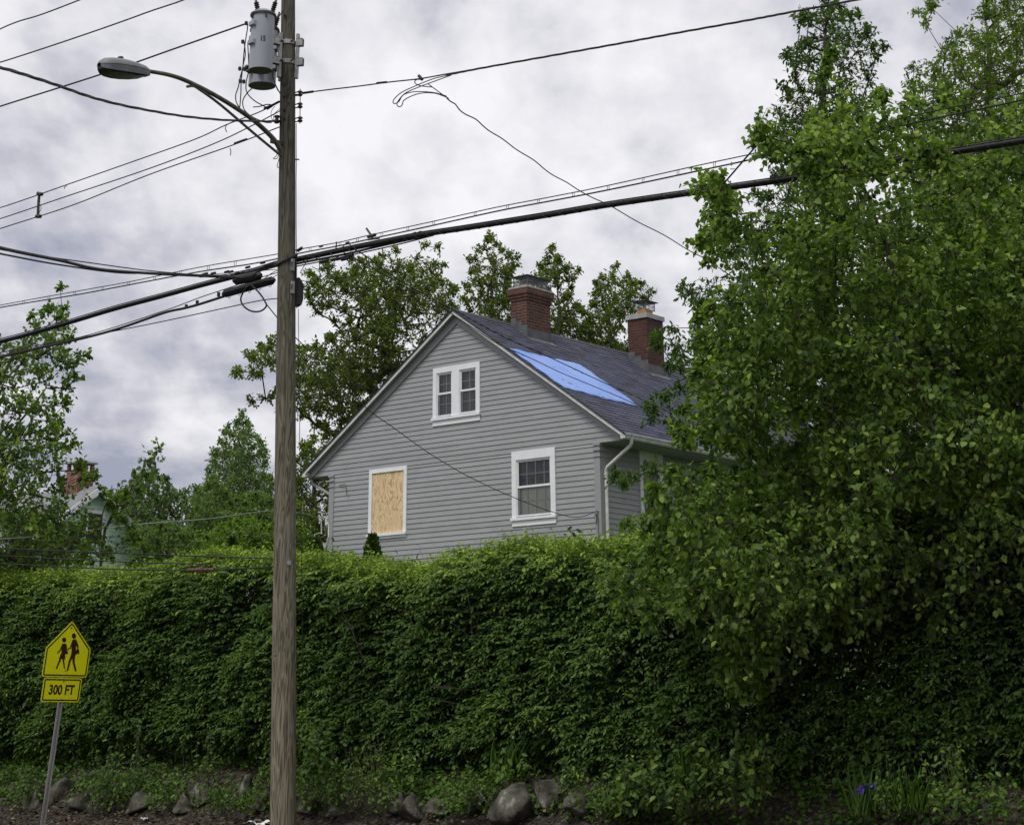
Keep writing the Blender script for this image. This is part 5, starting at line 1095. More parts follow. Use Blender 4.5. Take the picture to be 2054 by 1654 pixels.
    t = np.linspace(.05, 1, per)[None, :]; P = base[:, None] + d[:, None] * (Ls[:, None] * t)[..., None]
    side = unit(np.cross(d, unit(rg.normal(0, 1, (n, 3))))); alt = np.where(np.arange(per) % 2 == 0, 1., -1.)
    D = side[:, None] * alt[None, :, None] + d[:, None] * .45 + rg.normal(0, .3, (n, per, 3)) + np.array([0, 0, -.2]); Nn = np.array([0, 0, 1.]) + rg.normal(0, .45, (n, per, 3))
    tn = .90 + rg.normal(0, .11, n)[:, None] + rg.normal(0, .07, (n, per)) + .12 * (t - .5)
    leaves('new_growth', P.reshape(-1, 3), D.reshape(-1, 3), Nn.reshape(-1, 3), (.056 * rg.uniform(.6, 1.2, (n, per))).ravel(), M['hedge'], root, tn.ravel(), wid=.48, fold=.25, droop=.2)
    seg_mesh('new_growth_stems', base, base + d * Ls[:, None], np.full(n, .0022), np.full(n, .001), M['bark'], root, 3)
    # back face
    nb = 5200; s = rg.uniform(smin, smax, nb); zb, zt = zbot(s), ztop(s); z = zb + (zt - zb) * rg.uniform(0, 1, nb); base = A * s[:, None] + NN * (V0 + 1.35 + .2 * rg.uniform(-1, 1, nb))[:, None]; base[:, 2] = z
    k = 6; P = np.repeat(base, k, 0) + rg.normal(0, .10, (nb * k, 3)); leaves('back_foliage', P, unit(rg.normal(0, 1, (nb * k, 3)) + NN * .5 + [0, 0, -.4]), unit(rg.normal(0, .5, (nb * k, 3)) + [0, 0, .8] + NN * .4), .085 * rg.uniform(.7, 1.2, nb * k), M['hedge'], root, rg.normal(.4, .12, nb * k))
    # stems and branches
    A0, A1, R0_, R1_ = [], [], [], []
    for s in np.arange(smin, smax, .42):
        s += rg.uniform(-.12, .12); v = V0 + .62 + rg.uniform(-.15, .15); p = sv(s, v, 1.15)
        for st_ in range(rg.integers(2, 5)):
            q = p + rg.normal(0, .05, 3) * [1, 1, 0]; dirr = unit(np.array([*rg.normal(0, .22, 2), 1.])); r = rg.uniform(.012, .028); zz = float(ztop(s)) - .6
            while q[2] < zz:
                q2 = q + dirr * .28 + rg.normal(0, .03, 3); A0.append(q); A1.append(q2); R0_.append(r); r2 = max(.005, r * .86); R1_.append(r2)
                for _ in range(3):
                    e = q2 + unit(-NN * rg.uniform(.2, 1) * rg.choice([1, 1, -1]) + A * rg.normal(0, .7) + np.array([0, 0, rg.uniform(-.1, .6)])) * rg.uniform(.25, .55); A0.append(q2); A1.append(e); R0_.append(r2 * .5); R1_.append(.003)
                q = q2; r = r2; dirr = unit(dirr + rg.normal(0, .12, 3) + [0, 0, .1])
    c = onplane(515, 1186, NN * (V0 + .12), NN)
    for _ in range(46):
        p = c + A * rg.normal(0, .34) + [0, 0, rg.normal(0, .12)] + NN * rg.uniform(.0, .3); e = p + unit(A * rg.normal(0, 1) + np.array([0, 0, rg.normal(0, .6)]) - NN * rg.uniform(0, .5)) * rg.uniform(.15, .5); mid = (p + e) / 2 + rg.normal(0, .03, 3)
        A0 += [p, mid]; A1 += [mid, e]; R0_ += [.008, .006]; R1_ += [.006, .003]
    seg_mesh('stems', np.array(A0), np.array(A1), np.array(R0_), np.array(R1_), M['bark'], root, 5)
hedge()

# ================================================================== trees
def sprays(l, dv, rng): return np.array([(*(street(x + rng.normal(0, 6), y + rng.normal(0, 6), dv + rng.normal(0, .15))), .26) for x, y in l])
def tree(name, label, cat, poly, Y, thick, spacing, leafmat, seed, trunk_px=None, trunk=None, group=None, bark='bark', hollow=(), voids=.25, vw=1.0, extra=None, thin=(), **kw):
    rng = np.random.default_rng(seed + 77); C = crown_points(poly, Y, thick, spacing, rng, hollow, voids, vw, thin)
    if extra is not None: C = np.concatenate([C, extra])
    if trunk is None:
        (x0, y0), (x1, y1) = trunk_px; b = at(x0, y0, Y); gz = ground_z(float(np.dot(NN, b))); b = b.copy(); b[2] = gz - .1; t1 = at(x1, y1, Y)
        trunk = [b, b * .6 + t1 * .4 + rng.normal(0, .12, 3) * [1, 1, 0], t1]
    return grow(name, label, cat, trunk[0], trunk, C, M[leafmat], M[bark], seed, **kw)
T8 = dict(twigs=8, per=8, tlen=.5)
# near tree on the right, hanging over the hedge
pn = [(2420, 420), (2330, 240), (2180, 130), (2080, 150), (1960, 190), (1850, 170), (1800, 250), (1770, 190), (1720, 130), (1660, 100), (1640, 190), (1590, 300), (1500, 245), (1512, 285), (1560, 330), (1580, 400), (1500, 470), (1470, 400), (1440, 355), (1408, 372), (1425, 440), (1400, 480), (1430, 560), (1400, 640), (1410, 720), (1370, 790), (1290, 830), (1340, 875), (1450, 900), (1540, 925), (1480, 932), (1380, 935), (1305, 960), (1290, 1040), (1270, 1085), (1240, 1120), (1215, 1200), (1280, 1235), (1390, 1240), (1440, 1290), (1440, 1345), (1480, 1390), (1560, 1345), (1640, 1320), (1730, 1270), (1800, 1240), (1850, 1290), (1890, 1320), (1990, 1290), (2150, 1330), (2350, 1230), (2480, 950), (2490, 700)]
tb = at(2110, 1500, 18.7); tb[2] = ground_z(float(np.dot(NN, tb))) 
trunk = [tb, tb + [-.05, .1, 1.6], tb + [-.35, .25, 3.0], tb + [-.95, .35, 4.6], tb + [-1.35, .5, 6.4]]
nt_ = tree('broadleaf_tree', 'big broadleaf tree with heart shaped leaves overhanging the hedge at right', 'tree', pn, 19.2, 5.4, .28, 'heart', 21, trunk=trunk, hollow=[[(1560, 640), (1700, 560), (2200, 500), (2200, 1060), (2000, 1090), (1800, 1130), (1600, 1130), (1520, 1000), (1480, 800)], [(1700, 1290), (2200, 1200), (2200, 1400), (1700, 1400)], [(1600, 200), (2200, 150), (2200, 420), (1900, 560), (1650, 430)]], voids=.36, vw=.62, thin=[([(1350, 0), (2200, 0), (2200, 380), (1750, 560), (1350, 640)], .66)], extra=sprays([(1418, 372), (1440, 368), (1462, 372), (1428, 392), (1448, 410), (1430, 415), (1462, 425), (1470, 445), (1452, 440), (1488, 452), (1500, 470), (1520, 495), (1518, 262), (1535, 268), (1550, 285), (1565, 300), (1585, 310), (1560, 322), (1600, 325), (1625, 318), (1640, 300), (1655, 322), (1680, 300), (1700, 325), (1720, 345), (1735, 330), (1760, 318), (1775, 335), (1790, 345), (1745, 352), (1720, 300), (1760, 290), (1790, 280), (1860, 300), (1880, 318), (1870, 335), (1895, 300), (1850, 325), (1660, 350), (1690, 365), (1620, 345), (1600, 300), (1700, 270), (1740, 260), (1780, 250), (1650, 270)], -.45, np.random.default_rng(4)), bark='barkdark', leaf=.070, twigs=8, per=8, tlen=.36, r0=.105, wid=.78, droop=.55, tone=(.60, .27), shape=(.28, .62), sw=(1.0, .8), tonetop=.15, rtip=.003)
sp = [(1505, 258, 1560, 330), (1412, 365, 1500, 480), (1395, 460, 1470, 560)]
# dark pointed-leaf tree between hedge and house
po = [(1600, 20), (1655, -10), (1710, 25), (1770, 95), (1745, 140), (1770, 200), (1700, 260), (1690, 420), (1600, 500), (1560, 640), (1520, 800), (1560, 950), (1480, 1000), (1330, 960), (1245, 985), (1235, 945), (1300, 930), (1340, 925), (1440, 940), (1500, 925), (1440, 880), (1320, 850), (1280, 815), (1320, 790), (1370, 760), (1320, 690), (1312, 655), (1390, 660), (1430, 640), (1350, 590), (1365, 570), (1440, 545), (1400, 480), (1440, 470), (1500, 460), (1505, 370), (1540, 385), (1560, 330), (1525, 250), (1560, 250), (1550, 175), (1600, 170), (1565, 110), (1600, 80)]
b = at(1700, 1100, 27.); b[2] = ground_z(float(np.dot(NN, b))); tk = [b, at(1690, 900, 27.), at(1660, 600, 27.), at(1655, 300, 27.), at(1655, 80, 27.)]
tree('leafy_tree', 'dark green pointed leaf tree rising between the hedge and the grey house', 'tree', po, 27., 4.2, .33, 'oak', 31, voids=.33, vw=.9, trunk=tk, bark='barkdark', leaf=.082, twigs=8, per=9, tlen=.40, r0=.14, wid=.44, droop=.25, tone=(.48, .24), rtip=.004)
# yellow green tree top right
py_ = [(1840, 30), (1880, -20), (1930, 70), (1960, 0), (2000, -40), (2150, -60), (2260, 60), (2300, 300), (2200, 520), (1950, 520), (1850, 420), (1780, 300), (1830, 180), (1820, 140), (1870, 110)]
b = at(2010, 1000, 33.); b[2] = ground_z(float(np.dot(NN, b)))
tree('leafy_tree', 'tall yellowish green tree in the top right corner', 'tree', py_, 33., 5., .40, 'locust', 41, voids=.35, vw=1.1, trunk=[b, at(2005, 600, 33.), at(1990, 300, 33.), at(1980, 60, 33.)], leaf=.095, twigs=9, per=9, tlen=.55, r0=.16, wid=.4, droop=.3, tone=(.5, .22), upbias=.3)
# filler tree behind the near tree so that no open sky shows low at right
pf = [(1700, 420), (1850, 380), (2150, 400), (2280, 600), (2300, 900), (2200, 1150), (1550, 1150), (1500, 1000), (1600, 900), (1560, 760), (1640, 600)]
b = at(1900, 1200, 31.); b[2] = ground_z(float(np.dot(NN, b)))
tree('leafy_tree', 'shady mid green tree filling the space behind the big broadleaf tree', 'tree', pf, 30.5, 4., .46, 'fardark', 43, trunk=[b, at(1890, 900, 31.), at(1880, 600, 31.)], leaf=.10, twigs=9, per=9, tlen=.6, r0=.16, droop=.3, tone=(.5, .2))
# dogwood by the side wall
pdg = [(1238, 1052), (1262, 1032), (1330, 1030), (1370, 990), (1420, 960), (1500, 960), (1560, 1010), (1560, 1110), (1400, 1110), (1300, 1080)]
b = at(1470, 1150, 30.); b[2] = ground_z(float(np.dot(NN, b)))
tree('small_tree', 'bright green small tree with drooping leaves beside the side wall of the house', 'tree', pdg, 30., 2., .23, 'bright', 44, trunk=[b, at(1460, 1080, 30.)], leaf=.11, twigs=6, per=7, tlen=.3, r0=.06, wid=.42, droop=1.6, tone=(.42, .2))
# maples behind the house
pm = [(612, 560), (640, 520), (690, 545), (700, 520), (760, 515), (795, 500), (820, 525), (830, 500), (852, 482), (868, 520), (885, 488), (893, 560), (915, 575), (930, 640), (890, 680), (850, 700), (820, 740), (760, 800), (700, 850), (690, 885), (640, 860), (605, 830), (560, 830), (500, 805), (560, 780), (580, 755), (470, 750), (500, 705), (545, 678), (600, 690), (640, 690), (680, 650), (620, 620)]
b = at(800, 1050, 50.); b[2] = 4.6
MG = 'maple trees behind the house'
tree('maple_tree', 'spreading maple with many bare limbs showing, left behind the gable', 'tree', pm, 50., 6.5, .43, 'maple', 51, voids=.22, vw=1.3, trunk=[b, at(790, 900, 50.), at(740, 750, 50.)], leaf=.100, twigs=8, per=9, tlen=.55, r0=.17, wid=.6, droop=.25, tone=(.48, .22), rtip=.007, group=MG, upbias=.35, minr=.010)
for k, (pl, tk, lab) in enumerate((([(985, 462), (1005, 500), (1040, 505), (1030, 560), (1045, 620), (1010, 690), (950, 650), (930, 590), (945, 540), (938, 520), (965, 495)], (985, 560), 'slender maple top just left of the nearer chimney'),
        ([(1115, 482), (1135, 530), (1160, 545), (1150, 590), (1185, 640), (1160, 730), (1090, 720), (1050, 640), (1040, 560), (1075, 540), (1095, 520)], (1120, 600), 'maple top rising between the two chimneys, right behind the nearer one'),
        ([(1200, 560), (1230, 528), (1250, 545), (1268, 560), (1310, 585), (1290, 615), (1262, 640), (1270, 690), (1240, 760), (1170, 740), (1165, 660), (1185, 610)], (1215, 735), 'sparse maple top leaning towards the farther chimney'))):
    b = at(tk[0], 1050, 53.); b[2] = 4.6
    tree('maple_tree', lab, 'tree', pl, 53. + k, 3.6, .36, 'maple', 60 + k, voids=.28, vw=.8, trunk=[b, at(tk[0], 800, 53.), at(tk[0], tk[1], 53.)], leaf=.100, twigs=8, per=9, tlen=.45, r0=.075, wid=.6, droop=.25, tone=(.48, .22), rtip=.006, group=MG, upbias=.4, minr=.009)
# left near tree
pl = [(-60, 660), (-10, 640), (60, 620), (75, 640), (82, 600), (100, 605), (128, 572), (142, 590), (125, 640), (150, 655), (140, 690), (185, 712), (155, 745), (165, 790), (120, 830), (150, 880), (155, 930), (205, 945), (212, 985), (260, 990), (290, 965), (225, 1030), (285, 1060), (265, 1105), (200, 1120), (150, 1145), (-100, 1150), (-230, 1000), (-200, 800)]
b = at(-90, 1200, 29.); b[2] = ground_z(float(np.dot(NN, b)))
tree('pear_tree', 'airy tree with upright leafy shoots at the left edge in front of the mint house', 'tree', pl, 29., 2.6, .31, 'heart', 71, voids=.3, vw=.8, trunk=[b, at(-70, 900, 29.), at(30, 700, 29.)], leaf=.078, twigs=5, per=8, tlen=.36, r0=.12, wid=.72, droop=.35, tone=(.55, .24), shape=(.28, .62), sw=(1., .8), upbias=.5)
b2 = at(200, 1120, 29.5); C2 = np.array([at(x, y, 29.5 + (i % 3 - 1) * .2) for i, (x, y) in enumerate(((235, 1015), (262, 985), (285, 955), (300, 930), (318, 905), (255, 1010), (230, 1000), (290, 925), (310, 915), (270, 960)))]); b0 = b2.copy(); b0[2] = ground_z(float(np.dot(NN, b0)))
grow('sapling', 'slender leafy shoot reaching up beside the pale brick chimney of the mint house', 'tree', b0, [b0, at(210, 1060, 29.5)], C2, M['heart'], M['bark'], 73, leaf=.09, twigs=4, per=6, tlen=.24, r0=.022, wid=.7, droop=.3, tone=(.5, .22), shape=(.28, .62), sw=(1., .8))
# background trees, left of the grey house
BG = 'trees in the gardens left of the grey house'
bgt = [([(485, 826), (510, 870), (535, 900), (548, 960), (560, 1040), (540, 1120), (420, 1120), (408, 1000), (425, 910), (455, 860)], 70., 7., 1.15, 'far', 'upright pyramidal tree left of the pole, taller than its neighbours', (485, 900), .22),
       ([(220, 1000), (250, 975), (300, 940), (335, 955), (360, 985), (400, 975), (420, 1010), (440, 1060), (420, 1130), (230, 1130), (215, 1060)], 62., 6., 1.1, 'fardark', 'dark rounded tree right of the mint house', (320, 1020), .20),
       ([(395, 990), (430, 960), (470, 1000), (520, 990), (560, 1010), (600, 1000), (600, 1130), (400, 1130), (380, 1050)], 55., 5., .95, 'far', 'loose mid green tree just left of the pole, in front of the pyramidal tree', (470, 1040), .18),
       ([(560, 1010), (600, 900), (640, 870), (680, 890), (660, 960), (670, 1060), (665, 1130), (560, 1130)], 58., 4., 1.0, 'maple', 'bushy tree between the pole and the left corner of the grey house', (630, 960), .18),
       ([(420, 1060), (470, 1040), (540, 1060), (590, 1050), (620, 1080), (620, 1140), (400, 1140)], 42., 3.2, .7, 'bright', 'low yellow green bush above the hedge just left of the pole', (520, 1090), .10),
       ([(270, 1060), (330, 1050), (400, 1075), (420, 1140), (260, 1140)], 45., 3., .7, 'far', 'low green bush over the hedge between mint house and pole', (330, 1100), .10),
       ([(-40, 1040), (60, 1020), (120, 1060), (170, 1060), (180, 1140), (-40, 1150)], 48., 3., .8, 'fardark', 'dim green bush behind the airy tree at the left edge', (60, 1090), .12)]
for k, (pg, Y, th_, spc, mt, lab, tp, r0_) in enumerate(bgt):
    tree('tree' if th_ > 3.3 else 'bush', lab, 'tree' if th_ > 3.3 else 'bush', pg, Y, th_, spc * .38, mt, 80 + k, voids=.12, trunk_px=((tp[0], 1200), tp), leaf=.115 if Y > 50 else .09, twigs=8, per=9, tlen=.5 * Y / 60, r0=r0_ * .7, wid=.55, droop=.3, tone=(.5, .24), rtip=.006, upbias=.3, group=BG)
# distant tree line behind everything (a far-off wood)
rg = np.random.default_rng(3); n = 36000
x = rg.uniform(-75, 110, n); y = 120 + rg.uniform(-8, 8, n); hgt = 5.5 + 2.2 * np.sin(x * .13) + 1.5 * np.sin(x * .31 + 1) + .8 * np.sin(x * .9); z = 5 + hgt * rg.uniform(0, 1, n) ** .8
tag(leaves('distant_wood', np.stack([x, y, z], 1), unit(rg.normal(0, 1, (n, 3))), unit(rg.normal(0, .6, (n, 3)) + [0, -.4, .8]), rg.uniform(.5, 1.0, n), M['fardark'], None, rg.normal(.5, .2, n), wid=.7), 'far off belt of trees behind the houses', 'wood', kind='stuff')

# arborvitae
def arbor(px, pyb, pyt, Y, w_, seed, label):
    rg = np.random.default_rng(seed); b = at(px, pyb, Y); t = at(px, pyt, Y); gz = ground_z(float(np.dot(NN, b))) - .05; h = t[2] - gz; b = np.array([b[0], b[1], gz]); root = thing('arborvitae', b, label, 'shrub', 'clipped arborvitae behind the hedge')
    m = MB(); m.tube([b, b + [0, 0, h * .5], b + [0, 0, h * .97]], [.05, .03, .006], 7); m.build('trunk', M['bark'], root)
    n = 9000; f = rg.uniform(0, 1, n) ** .8; a = rg.uniform(0, 6.283, n); R_ = w_ * (1 - f) ** .75 * (1 + .14 * np.sin(a * 3 + f * 9) + .1 * np.sin(f * 37)) * np.sqrt(rg.uniform(.35, 1, n)) + .015
    P = b + np.stack([R_ * np.cos(a), R_ * np.sin(a), f * h], 1); dr = np.stack([np.cos(a) * .45, np.sin(a) * .45, np.ones(n)], 1) + rg.normal(0, .22, (n, 3))
    leaves('foliage', P, dr, np.stack([np.cos(a + 1.3), np.sin(a + 1.3), 0 * a], 1) + rg.normal(0, .3, (n, 3)), rg.uniform(.05, .11, n), M['conifer'], root, rg.normal(.45, .2, n), wid=.3, fold=.1)
arbor(746, 1135, 1078, 30., .42, 1, 'small pointed evergreen shrub standing below the boarded window')
arbor(632, 1135, 1086, 33., .45, 2, 'small pointed evergreen shrub left of the grey house corner')
arbor(463, 1130, 1082, 34., .42, 3, 'brownish pointed evergreen poking above the hedge left of the pole')

# ================================================================== foot of the hedge: boulders, weeds
def foot(px, py, dv=0): return street(px, py, dv)
bl = [(72, 1598, 62, 46, 'low mossy boulder behind the foot of the sign post'), (131, 1584, 44, 50, 'tall brown boulder just right of the sign post'), (171, 1600, 62, 40, 'rounded boulder with a pale streak right of the sign post'), (226, 1582, 40, 34, 'small boulder mostly behind ivy, left of the ivy clump'), (291, 1598, 56, 48, 'speckled boulder with a white scrap at its foot'), (376, 1600, 50, 56, 'pale pointed boulder leaning left, midway between sign and pole'), (419, 1576, 36, 50, 'upright pinkish boulder between two ivy clumps'), (490, 1584, 44, 58, 'tall grey boulder a little left of the pole'), (530, 1600, 34, 46, 'grey boulder touching the left side of the pole'), (630, 1606, 46, 28, 'low dark boulder just right of the pole'), (676, 1606, 50, 30, 'low dark boulder, second to the right of the pole'), (797, 1592, 36, 40, 'round boulder left of the split faced boulder'), (833, 1607, 62, 46, 'broad split faced boulder with a dry stem in front'), (876, 1606, 44, 34, 'dark low boulder right of the split faced boulder'), (953, 1590, 60, 36, 'boulder nearly covered by leaves left of the largest boulder'), (1040, 1602, 92, 62, 'largest pale triangular boulder right of centre'), (1100, 1590, 58, 54, 'cracked boulder right of the largest pale boulder'), (1165, 1600, 50, 34, 'low boulder right of the cracked boulder'), (10, 1604, 50, 40, 'boulder cut off at the left edge of the picture'), (1262, 1604, 50, 30, 'small boulder half buried under broad leaves, right of centre')]
for k, (px, py, wpx, hpx, lab) in enumerate(bl):
    rg = random.Random(k * 7 + 3); dv = 1.08 if py > 1590 else 1.22; c = foot(px, py, dv); sc1 = 1 / 178 * c[1] / 22
    bm = bmesh.new(); bmesh.ops.create_icosphere(bm, subdivisions=4, radius=1)
    from mathutils import noise as mn_
    off_ = Vector((k * 3.1, k * 1.7, 0)); wx, hz, dy_ = wpx * sc1 * .43, hpx * sc1 * .50, .20
    npl = [(Vector((rg.gauss(0, 1), rg.gauss(0, 1), rg.gauss(0, .8))).normalized(), rg.uniform(.50, .86)) for _ in range(9)]
    for v in bm.verts:
        p = v.co.copy(); q = p * .9 + off_; d = min(min(h / max(.05, p.dot(nn)) for nn, h in npl), 1.25) * 1.05; d *= 1 + .10 * mn_.noise(q) + .07 * mn_.noise(q * 2.8) + .04 * mn_.noise(q * 7)
        p = Vector((math.copysign(abs(p.x) ** .8, p.x), math.copysign(abs(p.y) ** .85, p.y), math.copysign(abs(p.z) ** .8, p.z))) * d; p.x *= 1 - .28 * p.z; p.y *= 1 - .2 * p.z
        w3 = -A * p.x * wx + NN * p.y * dy_; lean = rg.uniform(-.0, .0); v.co = Vector((c[0] + w3[0] + p.z * hz * .15 * math.sin(k), c[1] + w3[1], c[2] - .06 + p.z * hz))
    me = bpy.data.meshes.new('boulder'); bm.to_mesh(me); bm.free(); me.materials.append(M['stone']); me.polygons.foreach_set('use_smooth', np.ones(len(me.polygons), dtype=bool)); o = bpy.data.objects.new('boulder', me); col.objects.link(o); tag(o, lab, 'boulder', 'boulders along the foot of the hedge')
def weed(name, px, py, w_, h_, label, n=26, leaf=.06, mat='weed', seed=0, wid=.62, droop=.5, tone=.5, dv=.95, per=9, cat='plant', group=None, depth=.22):
    rg = np.random.default_rng(seed); c = foot(px, py, dv); k = c[1] / 22 / 178; W = w_ * k; Hh = h_ * k; gz = ground_z(VP_ + dv); root = thing(name, c, label, cat, group)
    b = c + (-A) * rg.uniform(-.5, .5, n)[:, None] * W * .8 + NN * rg.uniform(-.6, 1, n)[:, None] * depth; b[:, 2] = c[2] - .03 + np.maximum(0, (b @ NN - VP_ - dv)) * .9
    tip = b + (-A) * rg.normal(0, .22, n)[:, None] * W + (-NN) * rg.uniform(-.2, .8, n)[:, None] * .14; tip[:, 2] += Hh * rg.uniform(.35, 1.05, n); mid = (b + tip) / 2 + rg.normal(0, .02, (n, 3)) + [0, 0, .03]
    seg_mesh('stems', np.concatenate([b, mid]), np.concatenate([mid, tip]), np.full(2 * n, .003), np.full(2 * n, .002), M['weed'] if 0 else M['bark'], root, 3)
    t = np.linspace(.12, 1, per)[None, :, None]; P = (b[:, None] * (1 - t) ** 2 + 2 * mid[:, None] * t * (1 - t) + tip[:, None] * t ** 2).reshape(-1, 3) + rg.normal(0, leaf * .35, (n * per, 3)); m_ = len(P)
    D = unit(rg.normal(0, 1, (m_, 3)) * [1, 1, .4] - NN * .5 + [0, 0, -droop]); Nn = rg.normal(0, .4, (m_, 3)) + [0, 0, .9] - NN * .5
    leaves('leaves', P, D, Nn, leaf * rg.uniform(.6, 1.25, m_), M[mat], root, rg.normal(tone, .2, m_), wid=wid, droop=.25)
WG = 'leafy weeds along the foot of the hedge'
ws = [(45, 1618, 70, 70, 'clump of round leaved weeds at the left edge', 22, .055, 'weed'), (140, 1612, 26, 34, 'tiny weed sprig right of the sign post', 5, .05, 'weed'), (215, 1615, 120, 110, 'ivy clump with a tall spray, right of the rounded boulder', 40, .065, 'weed'), (262, 1605, 60, 130, 'tall thin vine between two boulders, left third of the picture', 16, .055, 'weed'), (330, 1616, 80, 52, 'low bright weeds right of the speckled boulder', 22, .055, 'weed'), (400, 1600, 60, 120, 'tall dark leafed weeds left of the pinkish boulder', 24, .06, 'hedge'), (420, 1622, 90, 46, 'low clover like weeds in front of the pinkish boulder', 30, .045, 'weed'), (500, 1622, 90, 44, 'low weeds in front of the tall grey boulder left of the pole', 28, .05, 'weed'), (545, 1560, 60, 70, 'weeds behind the left side of the pole', 16, .06, 'hedge'),
      (625, 1612, 80, 130, 'tall broad leafed weeds against the right side of the pole', 36, .08, 'weed'), (680, 1610, 70, 90, 'dark leafed weeds right of the pole', 24, .07, 'hedge'), (728, 1612, 60, 112, 'yellow green fine leafed shrub right of the pole', 44, .032, 'bright'), (770, 1618, 50, 60, 'low weed clump right of the yellow green shrub', 16, .055, 'weed'), (800, 1570, 80, 50, 'leaves hanging over the round boulder', 22, .065, 'hedge'), (925, 1618, 110, 60, 'weed clump right of the dark low boulder', 34, .055, 'weed'), (1010, 1570, 70, 40, 'lighter leaves above the largest boulder', 18, .07, 'weed'), (1150, 1580, 60, 60, 'leafy clump above the low boulder right of centre', 24, .06, 'hedge'), (1210, 1620, 110, 60, 'bright weeds at the bottom right of centre', 32, .06, 'weed'), (1290, 1620, 120, 100, 'broad leafed weeds in the middle of the right half', 44, .085, 'hedge'), (1400, 1618, 110, 100, 'dark broad leafed weeds right of centre', 40, .085, 'hedge'), (1500, 1610, 100, 110, 'dark broad leaves left of the bare litter patch', 34, .085, 'hedge'), (1790, 1622, 60, 70, 'thin weeds right of the purple iris', 16, .045, 'weed'), (1905, 1622, 80, 110, 'fern like pale weed near the lower right corner', 26, .05, 'bright'), (1990, 1630, 80, 60, 'low weeds in the lower right corner', 22, .055, 'weed'), (1745, 1575, 36, 80, 'upright sprig of paired leaves above the iris', 5, .085, 'weed')]
for k, (px, py, w_, h_, lab, n_, lf, mt) in enumerate(ws): weed('weed', px, py, w_, h_, lab, n_, lf, mt, 200 + k, group=WG, tone=.5, dv=.85 if py > 1605 else 1.15)
# grass tufts and iris
def blades(name, px, py, w_, h_, label, n, seed, dv=.9, wd=.10, cat='grass', mat='weed', root=None):
    rg = np.random.default_rng(seed); c = foot(px, py, dv); k = c[1] / 22 / 178; W, Hh = w_ * k, h_ * k; root = thing(name, c, label, cat)
    b = c - A * rg.uniform(-.4, .4, n)[:, None] * W + NN * rg.uniform(-.1, .15, n)[:, None]; b[:, 2] -= .03; D = unit(-A * rg.normal(0, .28, n)[:, None] - NN * rg.normal(.1, .2, n)[:, None] + [0, 0, 1.])
    leaves('blades', b, D, unit(-NN + rg.normal(0, .4, (n, 3))), Hh * rg.uniform(.6, 1.15, n), M[mat], root, rg.normal(.5, .2, n), wid=wd, fold=.3, droop=.35); return root, c, Hh, k
blades('grass_tuft', 1400, 1600, 90, 90, 'tuft of long thin grass among the broad leafed weeds, right of centre', 60, 301, wd=.05)
blades('grass_tuft', 1010, 1560, 60, 70, 'thin grass tuft in the dark gap above the largest boulder', 40, 302, dv=1.3, wd=.05)
blades('grass_tuft', 1820, 1625, 110, 80, 'dim grass tuft right of the purple iris', 60, 303, wd=.05)
ir, c, Hh, k = blades('iris_plant', 1735, 1632, 60, 92, 'iris with strap leaves and small purple flowers at lower right', 18, 304, wd=.075, cat='flower')
for (x, y) in ((1733, 1578), (1725, 1586), (1751, 1580)):
    p = foot(x, y, .85); m = MB(); m.tube([p, [c[0], c[1], c[2]]], .004, 4); m.build('stem', M['conifer'] if 0 else M['wire'] if 0 else plain('iris stem', (.05, .11, .03)), ir)
    rg = np.random.default_rng(int(x)); o = leaves('flower', np.repeat(p[None], 7, 0), unit(rg.normal(0, 1, (7, 3)) + [0, 0, .2]), unit(rg.normal(0, .3, (7, 3)) + [0, 0, 1]), np.full(7, .055), M['purple'], ir, np.full(7, .5), wid=.7)
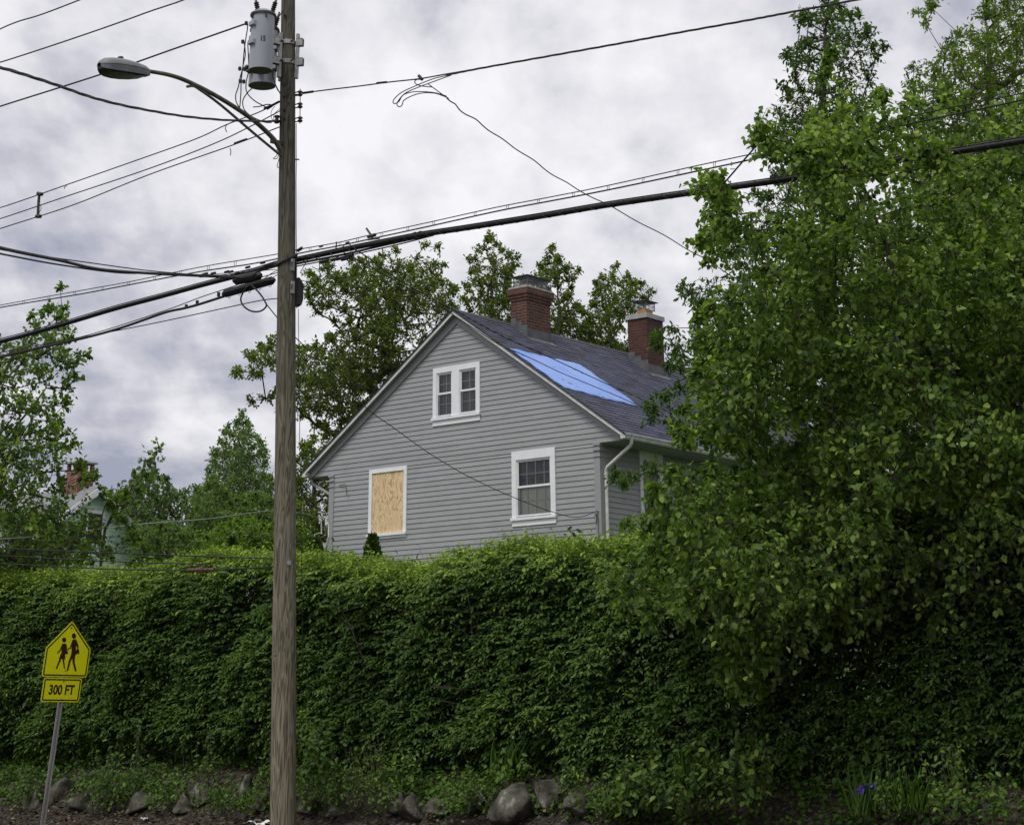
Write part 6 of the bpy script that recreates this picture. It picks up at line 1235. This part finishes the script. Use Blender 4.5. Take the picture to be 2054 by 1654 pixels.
# ivy ground cover on the bank (patchy mass)
rg = np.random.default_rng(17); n = 46000; s = rg.uniform(4, 27, n); v = rg.uniform(16.35, 17.45, n)
dens = .5 + .5 * np.sin(s * 1.7 + 2 * np.sin(v * 4)) * np.sin(s * .63 + v * 5); keep = rg.uniform(0, 1, n) < dens ** 1.3 * .95; s, v = s[keep], v[keep]; n = len(s)
P = A * s[:, None] + NN * v[:, None]; P[:, 2] = [ground_z(q) for q in v]; P[:, 2] += rg.uniform(.01, .13, n)
tag(leaves('ground_cover', P, unit(rg.normal(0, 1, (n, 3)) * [1, 1, .4] - NN * .6 + [0, 0, -.3]), unit(rg.normal(0, .4, (n, 3)) + [0, 0, .8] - NN * .5), rg.uniform(.03, .075, n), M['weed'], None, rg.normal(.42, .2, n), wid=.7), 'patchy low ivy and seedlings covering the bank under the hedge', 'ground cover', kind='stuff')
# litter scraps
def scrap(px, py, w_, seed, label, dv=.7):
    rg = random.Random(seed); c = foot(px, py, dv); c[2] = ground_z(VP_ + dv) + .02; n = 7; V = []; Fc = []
    for j in range(n):
        for i in range(n): V.append(c - A * (i / (n - 1) - .5) * w_ * (1 + .2 * math.sin(j * 2.)) + NN * (j / (n - 1) - .5) * w_ * .7 + np.array([0, 0, abs(rg.gauss(0, .012)) + .02 * w_ / .26 * math.sin(i * .9 + j * .7)]))
    for j in range(n - 1):
        for i in range(n - 1): a = j * n + i; Fc.append([a, a + 1, a + n + 1, a + n])
    o = mesh_obj('paper_scrap', V, Fc, M['litterpaper'], None); md = o.modifiers.new('solid', 'SOLIDIFY'); md.thickness = .003; tag(o, label, 'litter')
scrap(522, 1621, .26, 5, 'crumpled white paper lying at the left foot of the pole')
scrap(291, 1615, .09, 6, 'tiny white scrap below the speckled boulder')
for k, (l, lb) in enumerate((([(822, 1590), (826, 1605), (830, 1622)], 'dry bent stem in front of the split faced boulder'), ([(1083, 1577), (1079, 1595), (1077, 1620)], 'dry reddish stem in front of the largest boulder'), ([(250, 1530), (275, 1527), (312, 1518)], 'bare pale twig in the dark gap under the hedge at left'))):
    cable('dry_stem', st(l, .75 if k < 2 else 1.6), .006, lb, 'stem', mat='litterstem' if 0 else 'bark')
